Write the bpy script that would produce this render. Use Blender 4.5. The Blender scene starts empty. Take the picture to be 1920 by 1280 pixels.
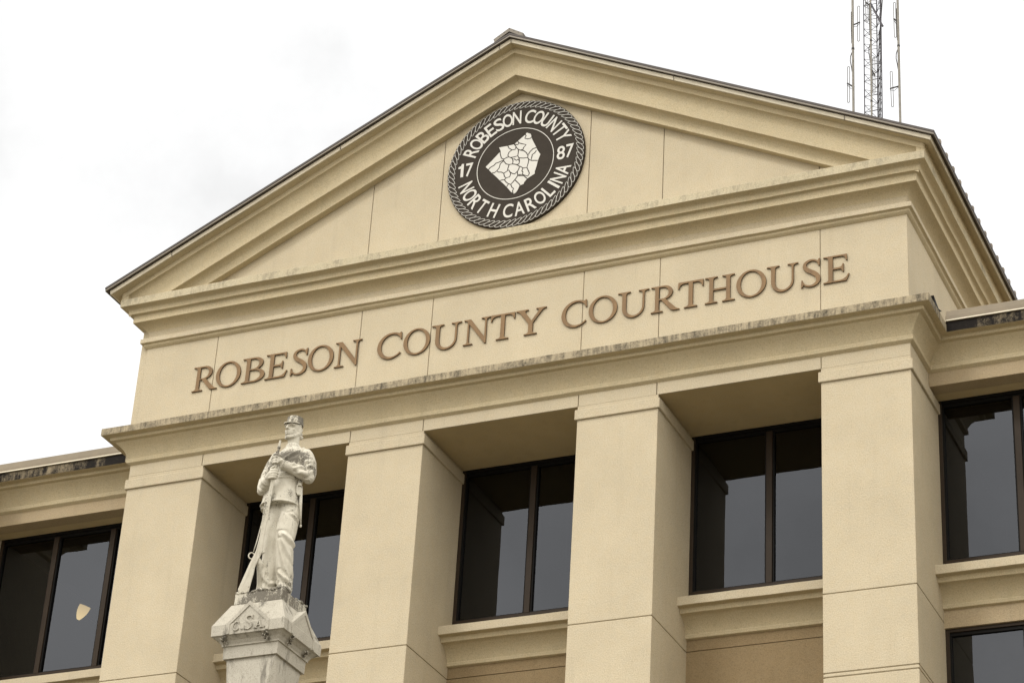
import bpy, bmesh, math, random
from mathutils import Vector, Matrix, noise
R = math.radians
S = bpy.context.scene
C = S.collection
random.seed(7)
Z0 = 21.2                                   # height of the portico architrave's top above the ground

# ------------------------------------------------------------------ camera
cam = bpy.data.cameras.new("camera"); camo = bpy.data.objects.new("camera", cam); C.objects.link(camo)
yaw, pit, rol = -0.444043595, 0.514820013, 0.0631830291
cy_, sy_, cp_, sp_ = math.cos(yaw), math.sin(yaw), math.cos(pit), math.sin(pit)
Fv = Vector((sy_*cp_, cy_*cp_, sp_)); rv = Vector((cy_, -sy_, 0)); uv_ = rv.cross(Fv)
cr, sr = math.cos(rol), math.sin(rol)
RR = rv*cr + uv_*sr; UU = uv_*cr - rv*sr
camo.matrix_world = Matrix(((RR.x, UU.x, -Fv.x, 16.0498), (RR.y, UU.y, -Fv.y, -33.2423), (RR.z, UU.z, -Fv.z, -19.5849 + Z0), (0, 0, 0, 1)))
cam.sensor_width = 36; cam.lens = 4630.0946/1920*36
cam.clip_start = 0.5; cam.clip_end = 2000
S.camera = camo

# ------------------------------------------------------------------ sky and sun (overcast)
SUN_DIR = Vector((-0.30, -0.72, 0.80)).normalized()
W_ = bpy.data.worlds.new("World"); S.world = W_; W_.use_nodes = True
nt = W_.node_tree; nt.nodes.clear()
def N(t, typ, **kw):
    n = t.nodes.new(typ)
    for k, v in kw.items():
        if k.startswith('i_'): n.inputs[k[2:].replace('_', ' ')].default_value = v
        else: setattr(n, k, v)
    return n
def ramp(t, fac, stops):
    n = N(t, 'ShaderNodeValToRGB'); e = n.color_ramp.elements
    while len(e) < len(stops): e.new(0.5)
    for el, (p, c) in zip(e, stops):
        el.position = p; el.color = (c, c, c, 1) if not isinstance(c, tuple) else (*c, 1)
    t.links.new(fac, n.inputs['Fac']); return n.outputs['Color']
def mixc(t, fac, a, b, mode='MIX'):
    n = N(t, 'ShaderNodeMix', data_type='RGBA', blend_type=mode)
    for s, v in ((n.inputs['Factor'], fac), (n.inputs[6], a), (n.inputs[7], b)):
        if hasattr(v, 'is_linked'): t.links.new(v, s)
        elif isinstance(v, (int, float)): s.default_value = v
        else: s.default_value = (*v, 1)
    return n.outputs[2]
sky = N(nt, 'ShaderNodeTexSky', sky_type='NISHITA', sun_disc=False)
sky.sun_elevation = math.asin(SUN_DIR.z); sky.sun_rotation = math.atan2(SUN_DIR.x, SUN_DIR.y) % (2*math.pi)
tc = N(nt, 'ShaderNodeTexCoord')
mpg = N(nt, 'ShaderNodeMapping'); mpg.inputs['Location'].default_value = (2.1, 0.0, 0.0); nt.links.new(tc.outputs['Generated'], mpg.inputs['Vector'])
n1 = N(nt, 'ShaderNodeTexNoise', i_Scale=5.0, i_Detail=7.0, i_Roughness=0.55); nt.links.new(mpg.outputs['Vector'], n1.inputs['Vector'])
n2 = N(nt, 'ShaderNodeTexNoise', i_Scale=9.0, i_Detail=5.0, i_Roughness=0.5); nt.links.new(tc.outputs['Generated'], n2.inputs['Vector'])
sep = N(nt, 'ShaderNodeSeparateXYZ'); nt.links.new(tc.outputs['Generated'], sep.inputs[0])
grad = ramp(nt, sep.outputs['Z'], [(0.0, 0.80), (0.45, 1.0), (1.0, 1.12)])
cl = ramp(nt, n1.outputs['Fac'], [(0.30, 0.72), (0.40, 0.85), (0.50, 0.95), (0.70, 1.02)])
ysc = N(nt, 'ShaderNodeMath', operation='MULTIPLY_ADD'); nt.links.new(sep.outputs['Y'], ysc.inputs[0]); ysc.inputs[1].default_value = 0.5; ysc.inputs[2].default_value = 0.5
side = ramp(nt, ysc.outputs[0], [(0.0, (11.8, 11.3, 10.3)), (0.45, (11.8, 11.2, 10.0)), (0.75, (5.25, 5.25, 5.23)), (1.0, (4.85, 4.87, 4.92))])   # brighter towards the hidden sun
cl = mixc(nt, 1.0, cl, side, 'MULTIPLY')
cl2 = mixc(nt, 1.0, cl, grad, 'MULTIPLY')
gap = ramp(nt, n2.outputs['Fac'], [(0.70, 0.0), (0.76, 0.35)])
skc = mixc(nt, gap, cl2, sky.outputs['Color'])
bg = N(nt, 'ShaderNodeBackground'); bg.inputs['Strength'].default_value = 0.10
nt.links.new(skc, bg.inputs['Color'])
wo = N(nt, 'ShaderNodeOutputWorld'); nt.links.new(bg.outputs[0], wo.inputs[0])
sl = bpy.data.lights.new("sun", 'SUN'); sl.energy = 0.50; sl.angle = R(12); sl.color = (1.0, 0.98, 0.97)
so = bpy.data.objects.new("sun", sl); C.objects.link(so); so.rotation_euler = SUN_DIR.to_track_quat('Z', 'Y').to_euler()
vs = S.view_settings
vs.view_transform = 'Standard'; vs.look = 'None'; vs.gamma = 1; vs.use_curve_mapping = False; vs.exposure = 1.15
S.cycles.max_bounces = 8; S.cycles.transparent_max_bounces = 8

# ------------------------------------------------------------------ materials
def newmat(name):
    m = bpy.data.materials.new(name); m.use_nodes = True; t = m.node_tree
    return m, t, t.nodes['Principled BSDF']
def coords(t, scale=(1, 1, 1)):
    a = N(t, 'ShaderNodeTexCoord'); mp = N(t, 'ShaderNodeMapping'); mp.inputs['Scale'].default_value = scale
    t.links.new(a.outputs['Object'], mp.inputs['Vector']); return mp.outputs['Vector']
def tnoise(t, scale, detail=3.0, rough=0.55, vec=None, dist=0.0):
    n = N(t, 'ShaderNodeTexNoise', i_Scale=scale, i_Detail=detail, i_Roughness=rough, i_Distortion=dist)
    t.links.new(vec if vec is not None else coords(t), n.inputs['Vector']); return n.outputs['Fac']
def bump(t, p, h, strength, dist):
    b = N(t, 'ShaderNodeBump', i_Strength=strength, i_Distance=dist); t.links.new(h, b.inputs['Height']); t.links.new(b.outputs[0], p.inputs['Normal'])
def mul(t, a, b):
    n = N(t, 'ShaderNodeMath', operation='MULTIPLY')
    for s, v in ((n.inputs[0], a), (n.inputs[1], b)):
        if hasattr(v, 'is_linked'): t.links.new(v, s)
        else: s.default_value = v
    return n.outputs[0]
def add(t, a, b):
    n = N(t, 'ShaderNodeMath', operation='ADD')
    for s, v in ((n.inputs[0], a), (n.inputs[1], b)):
        if hasattr(v, 'is_linked'): t.links.new(v, s)
        else: s.default_value = v
    return n.outputs[0]

def stucco(name, col, stain=None, stain_col=(0.05, 0.042, 0.035), under=None, grain=1.0, vs_=(22.0, 22.0, 2.5), near=None):
    """Sand-finish stucco. stain = (low, high) noise thresholds of lichen and soot streaks."""
    m, t, p = newmat(name)
    big = tnoise(t, 0.9, 4.0, 0.6); mid = tnoise(t, 7.0, 3.0, 0.6); fine = tnoise(t, 56.0, 3.0, 0.75)
    streak = tnoise(t, 1.0, 3.0, 0.6, coords(t, (5.0, 5.0, 0.35)))
    c = mixc(t, ramp(t, big, [(0.3, 0.0), (0.7, 1.0)]), tuple(x*0.90 for x in col), tuple(min(1, x*1.06) for x in col))
    c = mixc(t, ramp(t, mid, [(0.35, 0.0), (0.7, 0.35)]), c, (col[0]*1.02, col[1]*0.95, col[2]*0.84))
    c = mixc(t, ramp(t, streak, [(0.56, 0.0), (0.8, 0.30)]), c, tuple(x*0.70 for x in col))
    c = mixc(t, ramp(t, fine, [(0.30, 0.75*grain), (0.48, 0.0)]), c, tuple(x*0.60 for x in col))
    c = mixc(t, ramp(t, fine, [(0.52, 0.0), (0.70, 0.60*grain)]), c, tuple(min(1, x*1.22) for x in col))
    if stain:
        v = coords(t, vs_); a = tnoise(t, 1.0, 4.0, 0.7, v); b = tnoise(t, 2.3, 3.0, 0.6)
        sp = tnoise(t, 38.0, 2.0, 0.7)
        s = add(t, add(t, mul(t, a, 0.42), mul(t, b, 0.40)), mul(t, sp, 0.22))
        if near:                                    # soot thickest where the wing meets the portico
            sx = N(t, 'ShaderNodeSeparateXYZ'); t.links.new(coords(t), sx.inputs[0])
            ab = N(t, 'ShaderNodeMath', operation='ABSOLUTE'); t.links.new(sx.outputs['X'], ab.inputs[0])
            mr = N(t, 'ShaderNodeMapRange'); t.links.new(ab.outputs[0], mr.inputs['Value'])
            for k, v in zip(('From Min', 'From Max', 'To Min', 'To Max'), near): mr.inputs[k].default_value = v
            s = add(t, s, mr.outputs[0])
        c0 = under or c
        c = mixc(t, ramp(t, s, [(stain[0], 0.0), (stain[1], 1.0)]), c0, stain_col)
    t.links.new(c, p.inputs['Base Color'])
    p.inputs['Roughness'].default_value = 0.92; p.inputs['Specular IOR Level'].default_value = 0.2
    h = add(t, mul(t, tnoise(t, 34.0, 3.0, 0.7), 1.0), mul(t, tnoise(t, 2.2, 2.0), 0.8))
    bump(t, p, h, 0.55, 0.012)
    return m
CREAM = (0.460, 0.402, 0.296)
TAN = (0.362, 0.292, 0.193)
M_CREAM = stucco('cream_stucco', CREAM)
M_MOULD = stucco('moulding_stucco', (0.470, 0.402, 0.272))
M_SOFFIT = stucco('soffit_stucco', (0.47, 0.385, 0.235), grain=0.3)
M_TAN = stucco('tan_stucco', TAN)
M_BROWN = stucco('brown_stucco', (0.228, 0.170, 0.097))
M_LICHEN = stucco('lichened_stucco', CREAM, (0.455, 0.63), (0.075, 0.064, 0.047), (0.34, 0.288, 0.20), vs_=(16.0, 16.0, 3.0))
M_LICHEN2 = stucco('lightly_lichened_stucco', (0.440, 0.390, 0.280), (0.52, 0.76), (0.125, 0.112, 0.090), vs_=(14.0, 14.0, 4.0))
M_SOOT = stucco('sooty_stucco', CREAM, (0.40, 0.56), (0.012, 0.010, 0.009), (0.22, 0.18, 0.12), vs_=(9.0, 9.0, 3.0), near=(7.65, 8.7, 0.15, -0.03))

def simple(name, col, rough=0.5, metal=0.0, var=0.12, scale=4.0, spec=0.5):
    m, t, p = newmat(name)
    n = tnoise(t, scale, 5.0, 0.6)
    c = mixc(t, ramp(t, n, [(0.3, 0.0), (0.7, 1.0)]), tuple(x*(1-var) for x in col), tuple(min(1, x*(1+var)) for x in col))
    t.links.new(c, p.inputs['Base Color']); p.inputs['Roughness'].default_value = rough; p.inputs['Metallic'].default_value = metal
    p.inputs['Specular IOR Level'].default_value = spec
    return m
M_TRIM = simple('cream_metal_trim', (0.60, 0.545, 0.43), 0.4)
M_FASCIA = simple('taupe_metal_fascia', (0.125, 0.104, 0.075), 0.5)
M_GUTTER = simple('tan_coping_metal', (0.175, 0.140, 0.090), 0.55)
M_DARKMETAL = simple('dark_bronze_metal', (0.045, 0.035, 0.030), 0.5)
M_ROOF = simple('brown_roof_metal', (0.10, 0.08, 0.065), 0.5)
M_SEAM = simple('seam_cap_metal', (0.20, 0.165, 0.125), 0.5)
M_FRAME = simple('bronze_window_frame', (0.027, 0.018, 0.011), 0.5, 0.0, spec=0.15)
M_FRAME_D = simple('black_window_gasket', (0.006, 0.0055, 0.005), 0.6, spec=0.1)
M_ROOM = simple('dark_interior', (0.014, 0.012, 0.011), 0.9, spec=0.0)
M_BLIND = simple('grey_green_blind', (0.33, 0.36, 0.33), 0.8)
M_DISC = simple('dark_bronze_disc', (0.034, 0.0275, 0.0215), 0.7, 0.0, 0.10, 6.0, 0.12)
M_WHITE = simple('white_enamel', (0.48, 0.47, 0.435), 0.5, 0.0, 0.04)
M_STEEL = simple('dull_tower_steel', (0.030, 0.027, 0.038), 0.6, 0.0)
M_POLE = simple('weathered_alloy_pole', (0.18, 0.168, 0.145), 0.6, 0.0, 0.2, 9.0)
M_LOOP = simple('grey_dipole_rod', (0.09, 0.085, 0.08), 0.5, 0.0)
M_CABLE = simple('black_cable', (0.02, 0.018, 0.018), 0.6)
M_GROUND = simple('warm_bounce_ground', (0.125, 0.108, 0.075), 0.9, 0.0, 0.25, 0.4)  # unseen ground; warm colour chosen for the light it bounces onto undersides
def letter_mat():
    m, t, p = newmat('patinated_bronze')
    n = tnoise(t, 3.0, 5.0, 0.65); v = tnoise(t, 1.0, 3.0, 0.6, coords(t, (9, 9, 1.2)))
    c = mixc(t, ramp(t, n, [(0.3, 0.0), (0.7, 1.0)]), (0.148, 0.084, 0.031), (0.215, 0.127, 0.050))
    c = mixc(t, ramp(t, v, [(0.45, 0.0), (0.75, 0.6)]), c, (0.095, 0.056, 0.024))
    t.links.new(c, p.inputs['Base Color']); p.inputs['Roughness'].default_value = 0.55; p.inputs['Metallic'].default_value = 0.0; p.inputs['Specular IOR Level'].default_value = 0.3
    return m
M_LETTER = letter_mat()
M_LETTER_EDGE = simple('dark_letter_edge', (0.055, 0.035, 0.02), 0.6)
def glass(name, tint):
    m, t, p = newmat(name); t.nodes.remove(p)
    fr = N(t, 'ShaderNodeFresnel', i_IOR=1.60)
    gl = N(t, 'ShaderNodeBsdfGlossy'); gl.inputs['Roughness'].default_value = 0.004; gl.inputs['Color'].default_value = (0.86, 0.92, 1.06, 1)
    tr = N(t, 'ShaderNodeBsdfTransparent'); tr.inputs['Color'].default_value = (*tint, 1)
    w = tnoise(t, 1.1, 2.0); b = N(t, 'ShaderNodeBump', i_Strength=0.06, i_Distance=0.02); t.links.new(w, b.inputs['Height'])
    t.links.new(b.outputs[0], gl.inputs['Normal'])
    mx = N(t, 'ShaderNodeMixShader'); t.links.new(fr.outputs[0], mx.inputs[0]); t.links.new(tr.outputs[0], mx.inputs[1]); t.links.new(gl.outputs[0], mx.inputs[2])
    t.links.new(mx.outputs[0], t.nodes['Material Output'].inputs['Surface'])
    return m
M_GLASS = glass('smoked_glass', (0.16, 0.15, 0.145))
def marble():
    m, t, p = newmat('weathered_marble')
    a = tnoise(t, 5.0, 6.0, 0.65); b = tnoise(t, 2.2, 3.0, 0.5); f = tnoise(t, 60.0, 3.0, 0.7); st = tnoise(t, 1.0, 4.0, 0.65, coords(t, (26, 26, 5)))
    c = mixc(t, ramp(t, a, [(0.3, 0.0), (0.7, 1.0)]), (0.43, 0.40, 0.33), (0.565, 0.54, 0.468))
    sx = N(t, 'ShaderNodeSeparateXYZ'); t.links.new(coords(t), sx.inputs[0])
    hz_ = N(t, 'ShaderNodeMapRange'); t.links.new(sx.outputs['Z'], hz_.inputs['Value']); hz_.inputs['From Min'].default_value = -0.2; hz_.inputs['From Max'].default_value = 2.2
    hw = ramp(t, hz_.outputs[0], [(0.0, 0.115), (0.10, 0.09), (0.13, 0.060), (0.50, 0.030), (0.62, 0.030), (0.675, 0.102), (0.745, 0.100), (0.765, 0.030), (0.90, 0.034), (0.912, 0.10)])
    s = add(t, add(t, add(t, mul(t, b, 0.50), mul(t, st, 0.25)), mul(t, f, 0.25)), mul(t, add(t, hw, -0.082), 1.0))
    c = mixc(t, ramp(t, s, [(0.485, 0.0), (0.545, 0.88)]), c, (0.085, 0.075, 0.060))
    c = mixc(t, ramp(t, f, [(0.30, 0.5), (0.42, 0.0)]), c, (0.28, 0.245, 0.18))
    t.links.new(c, p.inputs['Base Color']); p.inputs['Roughness'].default_value = 0.8; p.inputs['Specular IOR Level'].default_value = 0.25
    bump(t, p, f, 0.4, 0.006)
    return m
M_MARBLE = marble()
def granite():
    m, t, p = newmat('grey_granite')
    sp = tnoise(t, 90.0, 2.0, 0.8); a = tnoise(t, 3.0, 5.0, 0.6); st = tnoise(t, 1.0, 4.0, 0.65, coords(t, (9, 9, 2.2)))
    c = mixc(t, ramp(t, a, [(0.3, 0.0), (0.7, 1.0)]), (0.345, 0.322, 0.272), (0.43, 0.405, 0.347))
    c = mixc(t, ramp(t, sp, [(0.36, 0.45), (0.46, 0.0)]), c, (0.155, 0.14, 0.113))
    c = mixc(t, ramp(t, sp, [(0.54, 0.0), (0.66, 0.30)]), c, (0.50, 0.47, 0.40))
    c = mixc(t, ramp(t, st, [(0.55, 0.0), (0.70, 0.80)]), c, (0.075, 0.067, 0.054))
    t.links.new(c, p.inputs['Base Color']); p.inputs['Roughness'].default_value = 0.85; p.inputs['Specular IOR Level'].default_value = 0.25
    bump(t, p, sp, 0.35, 0.006)
    return m
M_GRANITE = granite()
def lamp_mat():
    m, t, p = newmat('lit_lamp_shade'); t.nodes.remove(p)
    e = N(t, 'ShaderNodeEmission'); e.inputs['Color'].default_value = (1.0, 0.78, 0.36, 1); e.inputs['Strength'].default_value = 1.75
    gz = N(t, 'ShaderNodeSeparateXYZ'); t.links.new(coords(t), gz.inputs[0])
    mr = N(t, 'ShaderNodeMapRange'); t.links.new(gz.outputs['Z'], mr.inputs['Value'])      # glow painted stronger towards the bottom; no bulb is modelled
    for k, v in zip(('From Min', 'From Max', 'To Min', 'To Max'), (-0.15, 0.14, 2.0, 1.25)): mr.inputs[k].default_value = v
    t.links.new(mr.outputs[0], e.inputs['Strength'])
    t.links.new(e.outputs[0], t.nodes['Material Output'].inputs['Surface']); return m
M_LAMP = lamp_mat()

# ------------------------------------------------------------------ helpers
def link(o, parent=None):
    C.objects.link(o)
    if parent is not None: o.parent = parent
    return o
def thing(name, label, cat, loc=(0, 0, 0), group=None, rotz=0):
    o = bpy.data.objects.new(name, None); C.objects.link(o); o.location = loc; o.rotation_euler = (0, 0, rotz); o.empty_display_size = 0.3
    return tag(o, label, cat, group)
def tag(o, label, cat, group=None):
    o['label'] = label; o['category'] = cat
    if group: o['group'] = group
    return o
class MB:
    def __init__(s): s.v = []; s.f = []; s.m = []; s.mats = []
    def mi(s, mat):
        if mat not in s.mats: s.mats.append(mat)
        return s.mats.index(mat)
    def box(s, x0, x1, y0, y1, z0, z1, mat):
        b = len(s.v); s.v += [(x, y, z) for z in (z0, z1) for y in (y0, y1) for x in (x0, x1)]
        for q in ((0, 2, 3, 1), (4, 5, 7, 6), (0, 1, 5, 4), (2, 6, 7, 3), (0, 4, 6, 2), (1, 3, 7, 5)):
            s.f.append([b+i for i in q]); s.m.append(s.mi(mat))
        return s
    def poly(s, pts, mat):
        b = len(s.v); s.v += [tuple(p) for p in pts]; s.f.append(list(range(b, b+len(pts)))); s.m.append(s.mi(mat)); return s
    def prism(s, front, back, mat):
        """closed prism between two matching loops"""
        b = len(s.v); n = len(front); s.v += [tuple(p) for p in front] + [tuple(p) for p in back]
        s.f.append([b+i for i in range(n)]); s.f.append([b+n+i for i in reversed(range(n))]); s.m += [s.mi(mat)]*2
        for i in range(n):
            j = (i+1) % n; s.f.append([b+j, b+i, b+n+i, b+n+j]); s.m.append(s.mi(mat))
        return s
    def tube(s, pts, r, mat, k=8, r1=None, cap=True):
        pts = [Vector(p) for p in pts]; n = len(pts); b = len(s.v); up = None
        for i, p in enumerate(pts):
            d = (pts[min(i+1, n-1)] - pts[max(i-1, 0)]).normalized()
            if up is None or abs(up.dot(d)) > 0.95: up = d.orthogonal()
            a = (up - d*up.dot(d)).normalized(); up = a; c = d.cross(a)
            rr = r if r1 is None else r + (r1-r)*i/(n-1)
            s.v += [tuple(p + a*(rr*math.cos(2*math.pi*j/k)) + c*(rr*math.sin(2*math.pi*j/k))) for j in range(k)]
        for i in range(n-1):
            for j in range(k):
                j2 = (j+1) % k; s.f.append([b+i*k+j, b+i*k+j2, b+(i+1)*k+j2, b+(i+1)*k+j]); s.m.append(s.mi(mat))
        if cap:
            s.f.append([b+j for j in reversed(range(k))]); s.f.append([b+(n-1)*k+j for j in range(k)]); s.m += [s.mi(mat)]*2
        return s
    def mesh(s, name):
        me = bpy.data.meshes.new(name); me.from_pydata(s.v, [], s.f)
        for m in s.mats: me.materials.append(m)
        me.polygons.foreach_set('material_index', s.m)
        bm = bmesh.new(); bm.from_mesh(me); bmesh.ops.recalc_face_normals(bm, faces=bm.faces); bm.to_mesh(me); bm.free()
        me.update(); return me
    def build(s, name, parent=None, bevel=0.0, smooth=False, auto=False):
        o = bpy.data.objects.new(name, s.mesh(name)); link(o, parent)
        if auto:
            o.data.polygons.foreach_set('use_smooth', [True]*len(o.data.polygons)); o.data.set_sharp_from_angle(angle=R(38))
        if bevel:
            b = o.modifiers.new('bevel', 'BEVEL'); b.width = bevel; b.segments = 2; b.limit_method = 'ANGLE'; b.angle_limit = R(35)
        if smooth: o.data.polygons.foreach_set('use_smooth', [True]*len(o.data.polygons))
        return o
def wob(a, b):
    return noise.noise(Vector((a*0.9, b*3.1, 1.7)))*0.007 + noise.noise(Vector((a*3.7, b*2.3, 5.1)))*0.0035

def sweep(path, prof, mats, segs=None, step=0.3, zfun=None, jit=1.0):
    """Sweep profile [(d, z)] along a plan polyline with mitred corners; d grows to the right-hand normal.
    Returns one MB per requested group of path segments."""
    P = [Vector((p[0], p[1])) for p in path]; nS = len(P)-1
    nr = []
    for i in range(nS):
        d = (P[i+1]-P[i]).normalized(); nr.append(Vector((d.y, -d.x)))
    mit = []
    for i in range(nS+1):
        if i == 0: mit.append(nr[0])
        elif i == nS: mit.append(nr[-1])
        else:
            b = nr[i-1]+nr[i]; mit.append(b/(1+nr[i-1].dot(nr[i])))
    segs = segs or [list(range(nS))]
    out = []
    for grp in segs:
        mb = MB(); rows = []
        for gi, i in enumerate(grp):
            L = (P[i+1]-P[i]).length; n = max(1, int(L/step))
            for k in range(n+1):
                if k == 0 and gi > 0: continue
                t = k/n; edge = k in (0, n)
                row = []
                for j, (d, z) in enumerate(prof):
                    s_ = (P[i]+(P[i+1]-P[i])*t); s_ = s_.x + s_.y*1.3
                    j1 = 0 if (edge or d <= 0.005) else wob(s_, z*1.6)*jit
                    j2 = wob(s_+31, z*1.6)*jit if d > 0.005 and not edge else 0
                    dd = d + j1
                    p = (P[i]+mit[i]*dd)*(1-t) + (P[i+1]+mit[i+1]*dd)*t
                    row.append((p.x, p.y, z + j2 + Z0))
                rows.append(row)
        m = len(prof); mb.v = [p for r in rows for p in r]
        for a in range(len(rows)-1):
            for j in range(m-1):
                mb.f.append([a*m+j, (a+1)*m+j, (a+1)*m+j+1, a*m+j+1]); mb.m.append(mb.mi(mats[j]))
        out.append(mb)
    return out

# measured layout of the portico (metres; x from its middle, y into the building, z from the architrave's top)
W = 7.2
PIERS = [(-7.2, -5.66), (-2.751, -1.319), (1.5197, 2.951), (5.729, 7.2)]
BAYS = [(-5.66, -2.751), (-1.319, 1.5197), (2.951, 5.729)]
JOINTS = [-5.692, -2.745, -1.343, 1.5245, 2.92, 5.7324]
YW, YWIN, YP = 1.0732, 1.60, 1.56
ZS, ZSW = -0.2386, -0.256
BACK = 12.0

# ================================================================== COURTHOUSE
house = thing('courthouse', 'cream stucco courthouse with gabled portico, square piers and dark windows', 'building', (0, 0, 0))

# ---- piers with caps
def pier(x0, x1, outer):
    e = 0.0383; g = 0.018; yb = YWIN+0.02
    mb = MB()
    mb.box(x0+g, x1-g, g, yb, 0-0.5+Z0-20.7, -0.40+Z0, M_CREAM)              # core behind the joints
    for za, zb in ((-21.2, -5.53), (-5.465, -5.445), (-5.425, -4.169), (-4.155, -0.492)):
        pass
    ob = MB()
    for za, zb in ((-21.19, -5.53), (-5.512, -5.462), (-5.445, -4.170), (-4.155, -0.494)):
        ob.box(x0, x1, 0, yb, za+Z0, zb+Z0, M_CREAM)
    # merge the core into the shaft mesh (seen only in the joints)
    b = len(ob.v); ob.v += mb.v
    for f in mb.f: ob.f.append([i+b for i in f]); ob.m.append(0)
    o = ob.build('pier', house, 0.010)
    c = MB(); c.box(x0-e, x1+e, -e, yb, -0.4988+Z0, -0.312+Z0, M_CREAM)
    c.build('pier_cap', o, 0.014)
    n = MB(); n.box(x0+0.001, x1-0.001, 0.0012, yb, -0.312+Z0, -0.2400+Z0, M_CREAM)
    n.build('pier_neck', o)
for i, (a, b) in enumerate(PIERS): pier(a, b, i in (0, 3))

# ---- architrave over the bays and piers, with joints
def panels(name, cuts, z0, z1, y, depth, mat, parent, gap=0.013, xa=-W, xb=W):
    mb = MB(); xs = [xa] + list(cuts) + [xb]
    for i in range(len(xs)-1):
        mb.box(xs[i]+(gap/2 if i else 0), xs[i+1]-(gap/2 if i < len(xs)-2 else 0), y, y+0.03, z0+Z0, z1+Z0, mat)
    o = mb.build(name, parent, 0.006)
    return o
arch = panels('architrave', JOINTS, ZS, 0.03, 0.0, 0.3, M_CREAM, house)
for i, (a, b) in enumerate(BAYS):
    mb = MB(); mb.box(a-0.03, b+0.03, 0.031, YWIN+0.02, ZS+0.004+Z0, 0.1+Z0, M_SOFFIT); mb.build('soffit', arch)
for x0, x1 in ((-W+0.0, -W+0.5), (W-0.5, W-0.0)):
    mb = MB(); mb.box(x0, x1, 0.031, YWIN, -0.311+Z0, 0.1+Z0, M_CREAM); mb.build('return_wall', arch)

# ---- ledge cornice round portico and wings (one profile, mitred)
LEDGE = [(0, -0.02), (0.062, 0.018), (0.066, 0.082), (0.050, 0.094), (0.062, 0.150), (0.105, 0.235), (0.170, 0.318), (0.215, 0.352), (0.2278, 0.3648),
         (0.232, 0.372), (0.300, 0.386), (0.308, 0.400), (0.308, 0.436), (0.315, 0.446), (0.434, 0.4481), (0.434, 0.586), (0.05, 0.63), (0.0, 0.632)]
lm = [M_MOULD]*(len(LEDGE)-1); lm[14] = M_LICHEN; lm[15] = M_LICHEN
lw = list(lm); lw[14] = M_SOOT; lw[15] = M_SOOT
PATH = [(-16, 0), (-11, 0), (-11, YW), (-W, YW), (-W, 0), (W, 0), (W, YW), (11, YW), (11, 0), (16, 0)]
pl, el, er = sweep(PATH, LEDGE, lm, [[3, 4, 5], [0, 1], [7, 8]])
el.build('end_bay_cornice', house, 0.008, auto=True); er.build('end_bay_cornice', house, 0.008, auto=True)
pl.build('ledge_cornice', house, 0.008, auto=True)
LEDGEW = [(d, z if z < 0.5 else z+0.06) for d, z in LEDGE]
wl, wr = sweep(PATH, LEDGEW, lw, [[2], [6]])
wl.build('wing_cornice', house, 0.008, auto=True); wr.build('wing_cornice', house, 0.008, auto=True)

# ---- frieze with joints and the attic block behind it
fr = panels('frieze', JOINTS, 0.60, 2.42, 0.0, 0.2, M_CREAM, house)
mb = MB(); mb.box(-W+0.002, W-0.002, 0.022, 0.3, 0.0+Z0, 3.2+Z0, M_CREAM)
for sx in (-1, 1):
    mb.box(sx*W-0.15, sx*W+(0.0 if sx > 0 else 0.15) + (0.0 if sx < 0 else 0.0), 0.031, BACK, 0.1+Z0, 3.2+Z0, M_CREAM) if sx < 0 else mb.box(W-0.15, W, 0.031, BACK, 0.1+Z0, 3.2+Z0, M_CREAM)
mb.build('attic_wall', fr)

# ---- horizontal cornice under the gable
UC = [(0, 2.385), (0.030, 2.400), (0.058, 2.428), (0.0581, 2.452), (0.075, 2.466), (0.1102, 2.4704), (0.1102, 2.560), (0.02, 2.578), (0.014, 2.60), (0.014, 2.700), (0.030, 2.735),
      (0.075, 2.790), (0.140, 2.830), (0.205, 2.848), (0.2411, 2.8564), (0.2411, 2.972), (0.252, 2.990), (0.275, 2.999), (0.3153, 3.0031), (0.3153, 3.075), (0.325, 3.095), (0.345, 3.108), (0.4394, 3.1257), (0.4394, 3.278), (0.0, 3.30)]
um = [M_MOULD]*(len(UC)-1)
for i in (5, 8, 9): um[i] = M_CREAM
um[22] = M_LICHEN2; um[23] = M_LICHEN2
UP = [(-W, BACK), (-W, 0), (W, 0), (W, BACK)]
u, = sweep(UP, UC, um, [[0, 1, 2]])
u.build('upper_cornice', house, 0.007, auto=True)

# ---- gable: tympanum panels
X0 = 0.114; SL = 0.4998
def rz(H, d, x):                            # height of a raking edge (apex H, projection d) at x
    ze = H - SL*(W - X0 + d)
    return ze + (H-ze)*((W+d-x)/(W+d-X0) if x >= X0 else (x+W+d)/(W+d+X0))
ty = MB(); xs = [-6.3, -5.692, -2.75, -1.353, 1.52, 2.92, 5.7324, 6.4]
for i in range(len(xs)-1):
    a, b = xs[i]+0.0065, xs[i+1]-0.0065
    top = [(b, rz(6.47, 0, b))] + ([(X0, 6.47)] if a < X0 < b else []) + [(a, rz(6.47, 0, a))]
    pts = [(a, 3.1), (b, 3.1)] + [(x, max(z, 3.1)) for x, z in top]
    ty.prism([(x, 0.0, z+Z0) for x, z in pts], [(x, 0.03, z+Z0) for x, z in pts], M_CREAM)
ty.prism([(-7.0, 0.026, 3.1+Z0), (7.0, 0.026, 3.1+Z0), (X0, 0.026, 6.55+Z0)], [(-7.0, 0.2, 3.1+Z0), (7.0, 0.2, 3.1+Z0), (X0, 0.2, 6.55+Z0)], M_CREAM)
ty.build('tympanum', house, 0.005)

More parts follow.
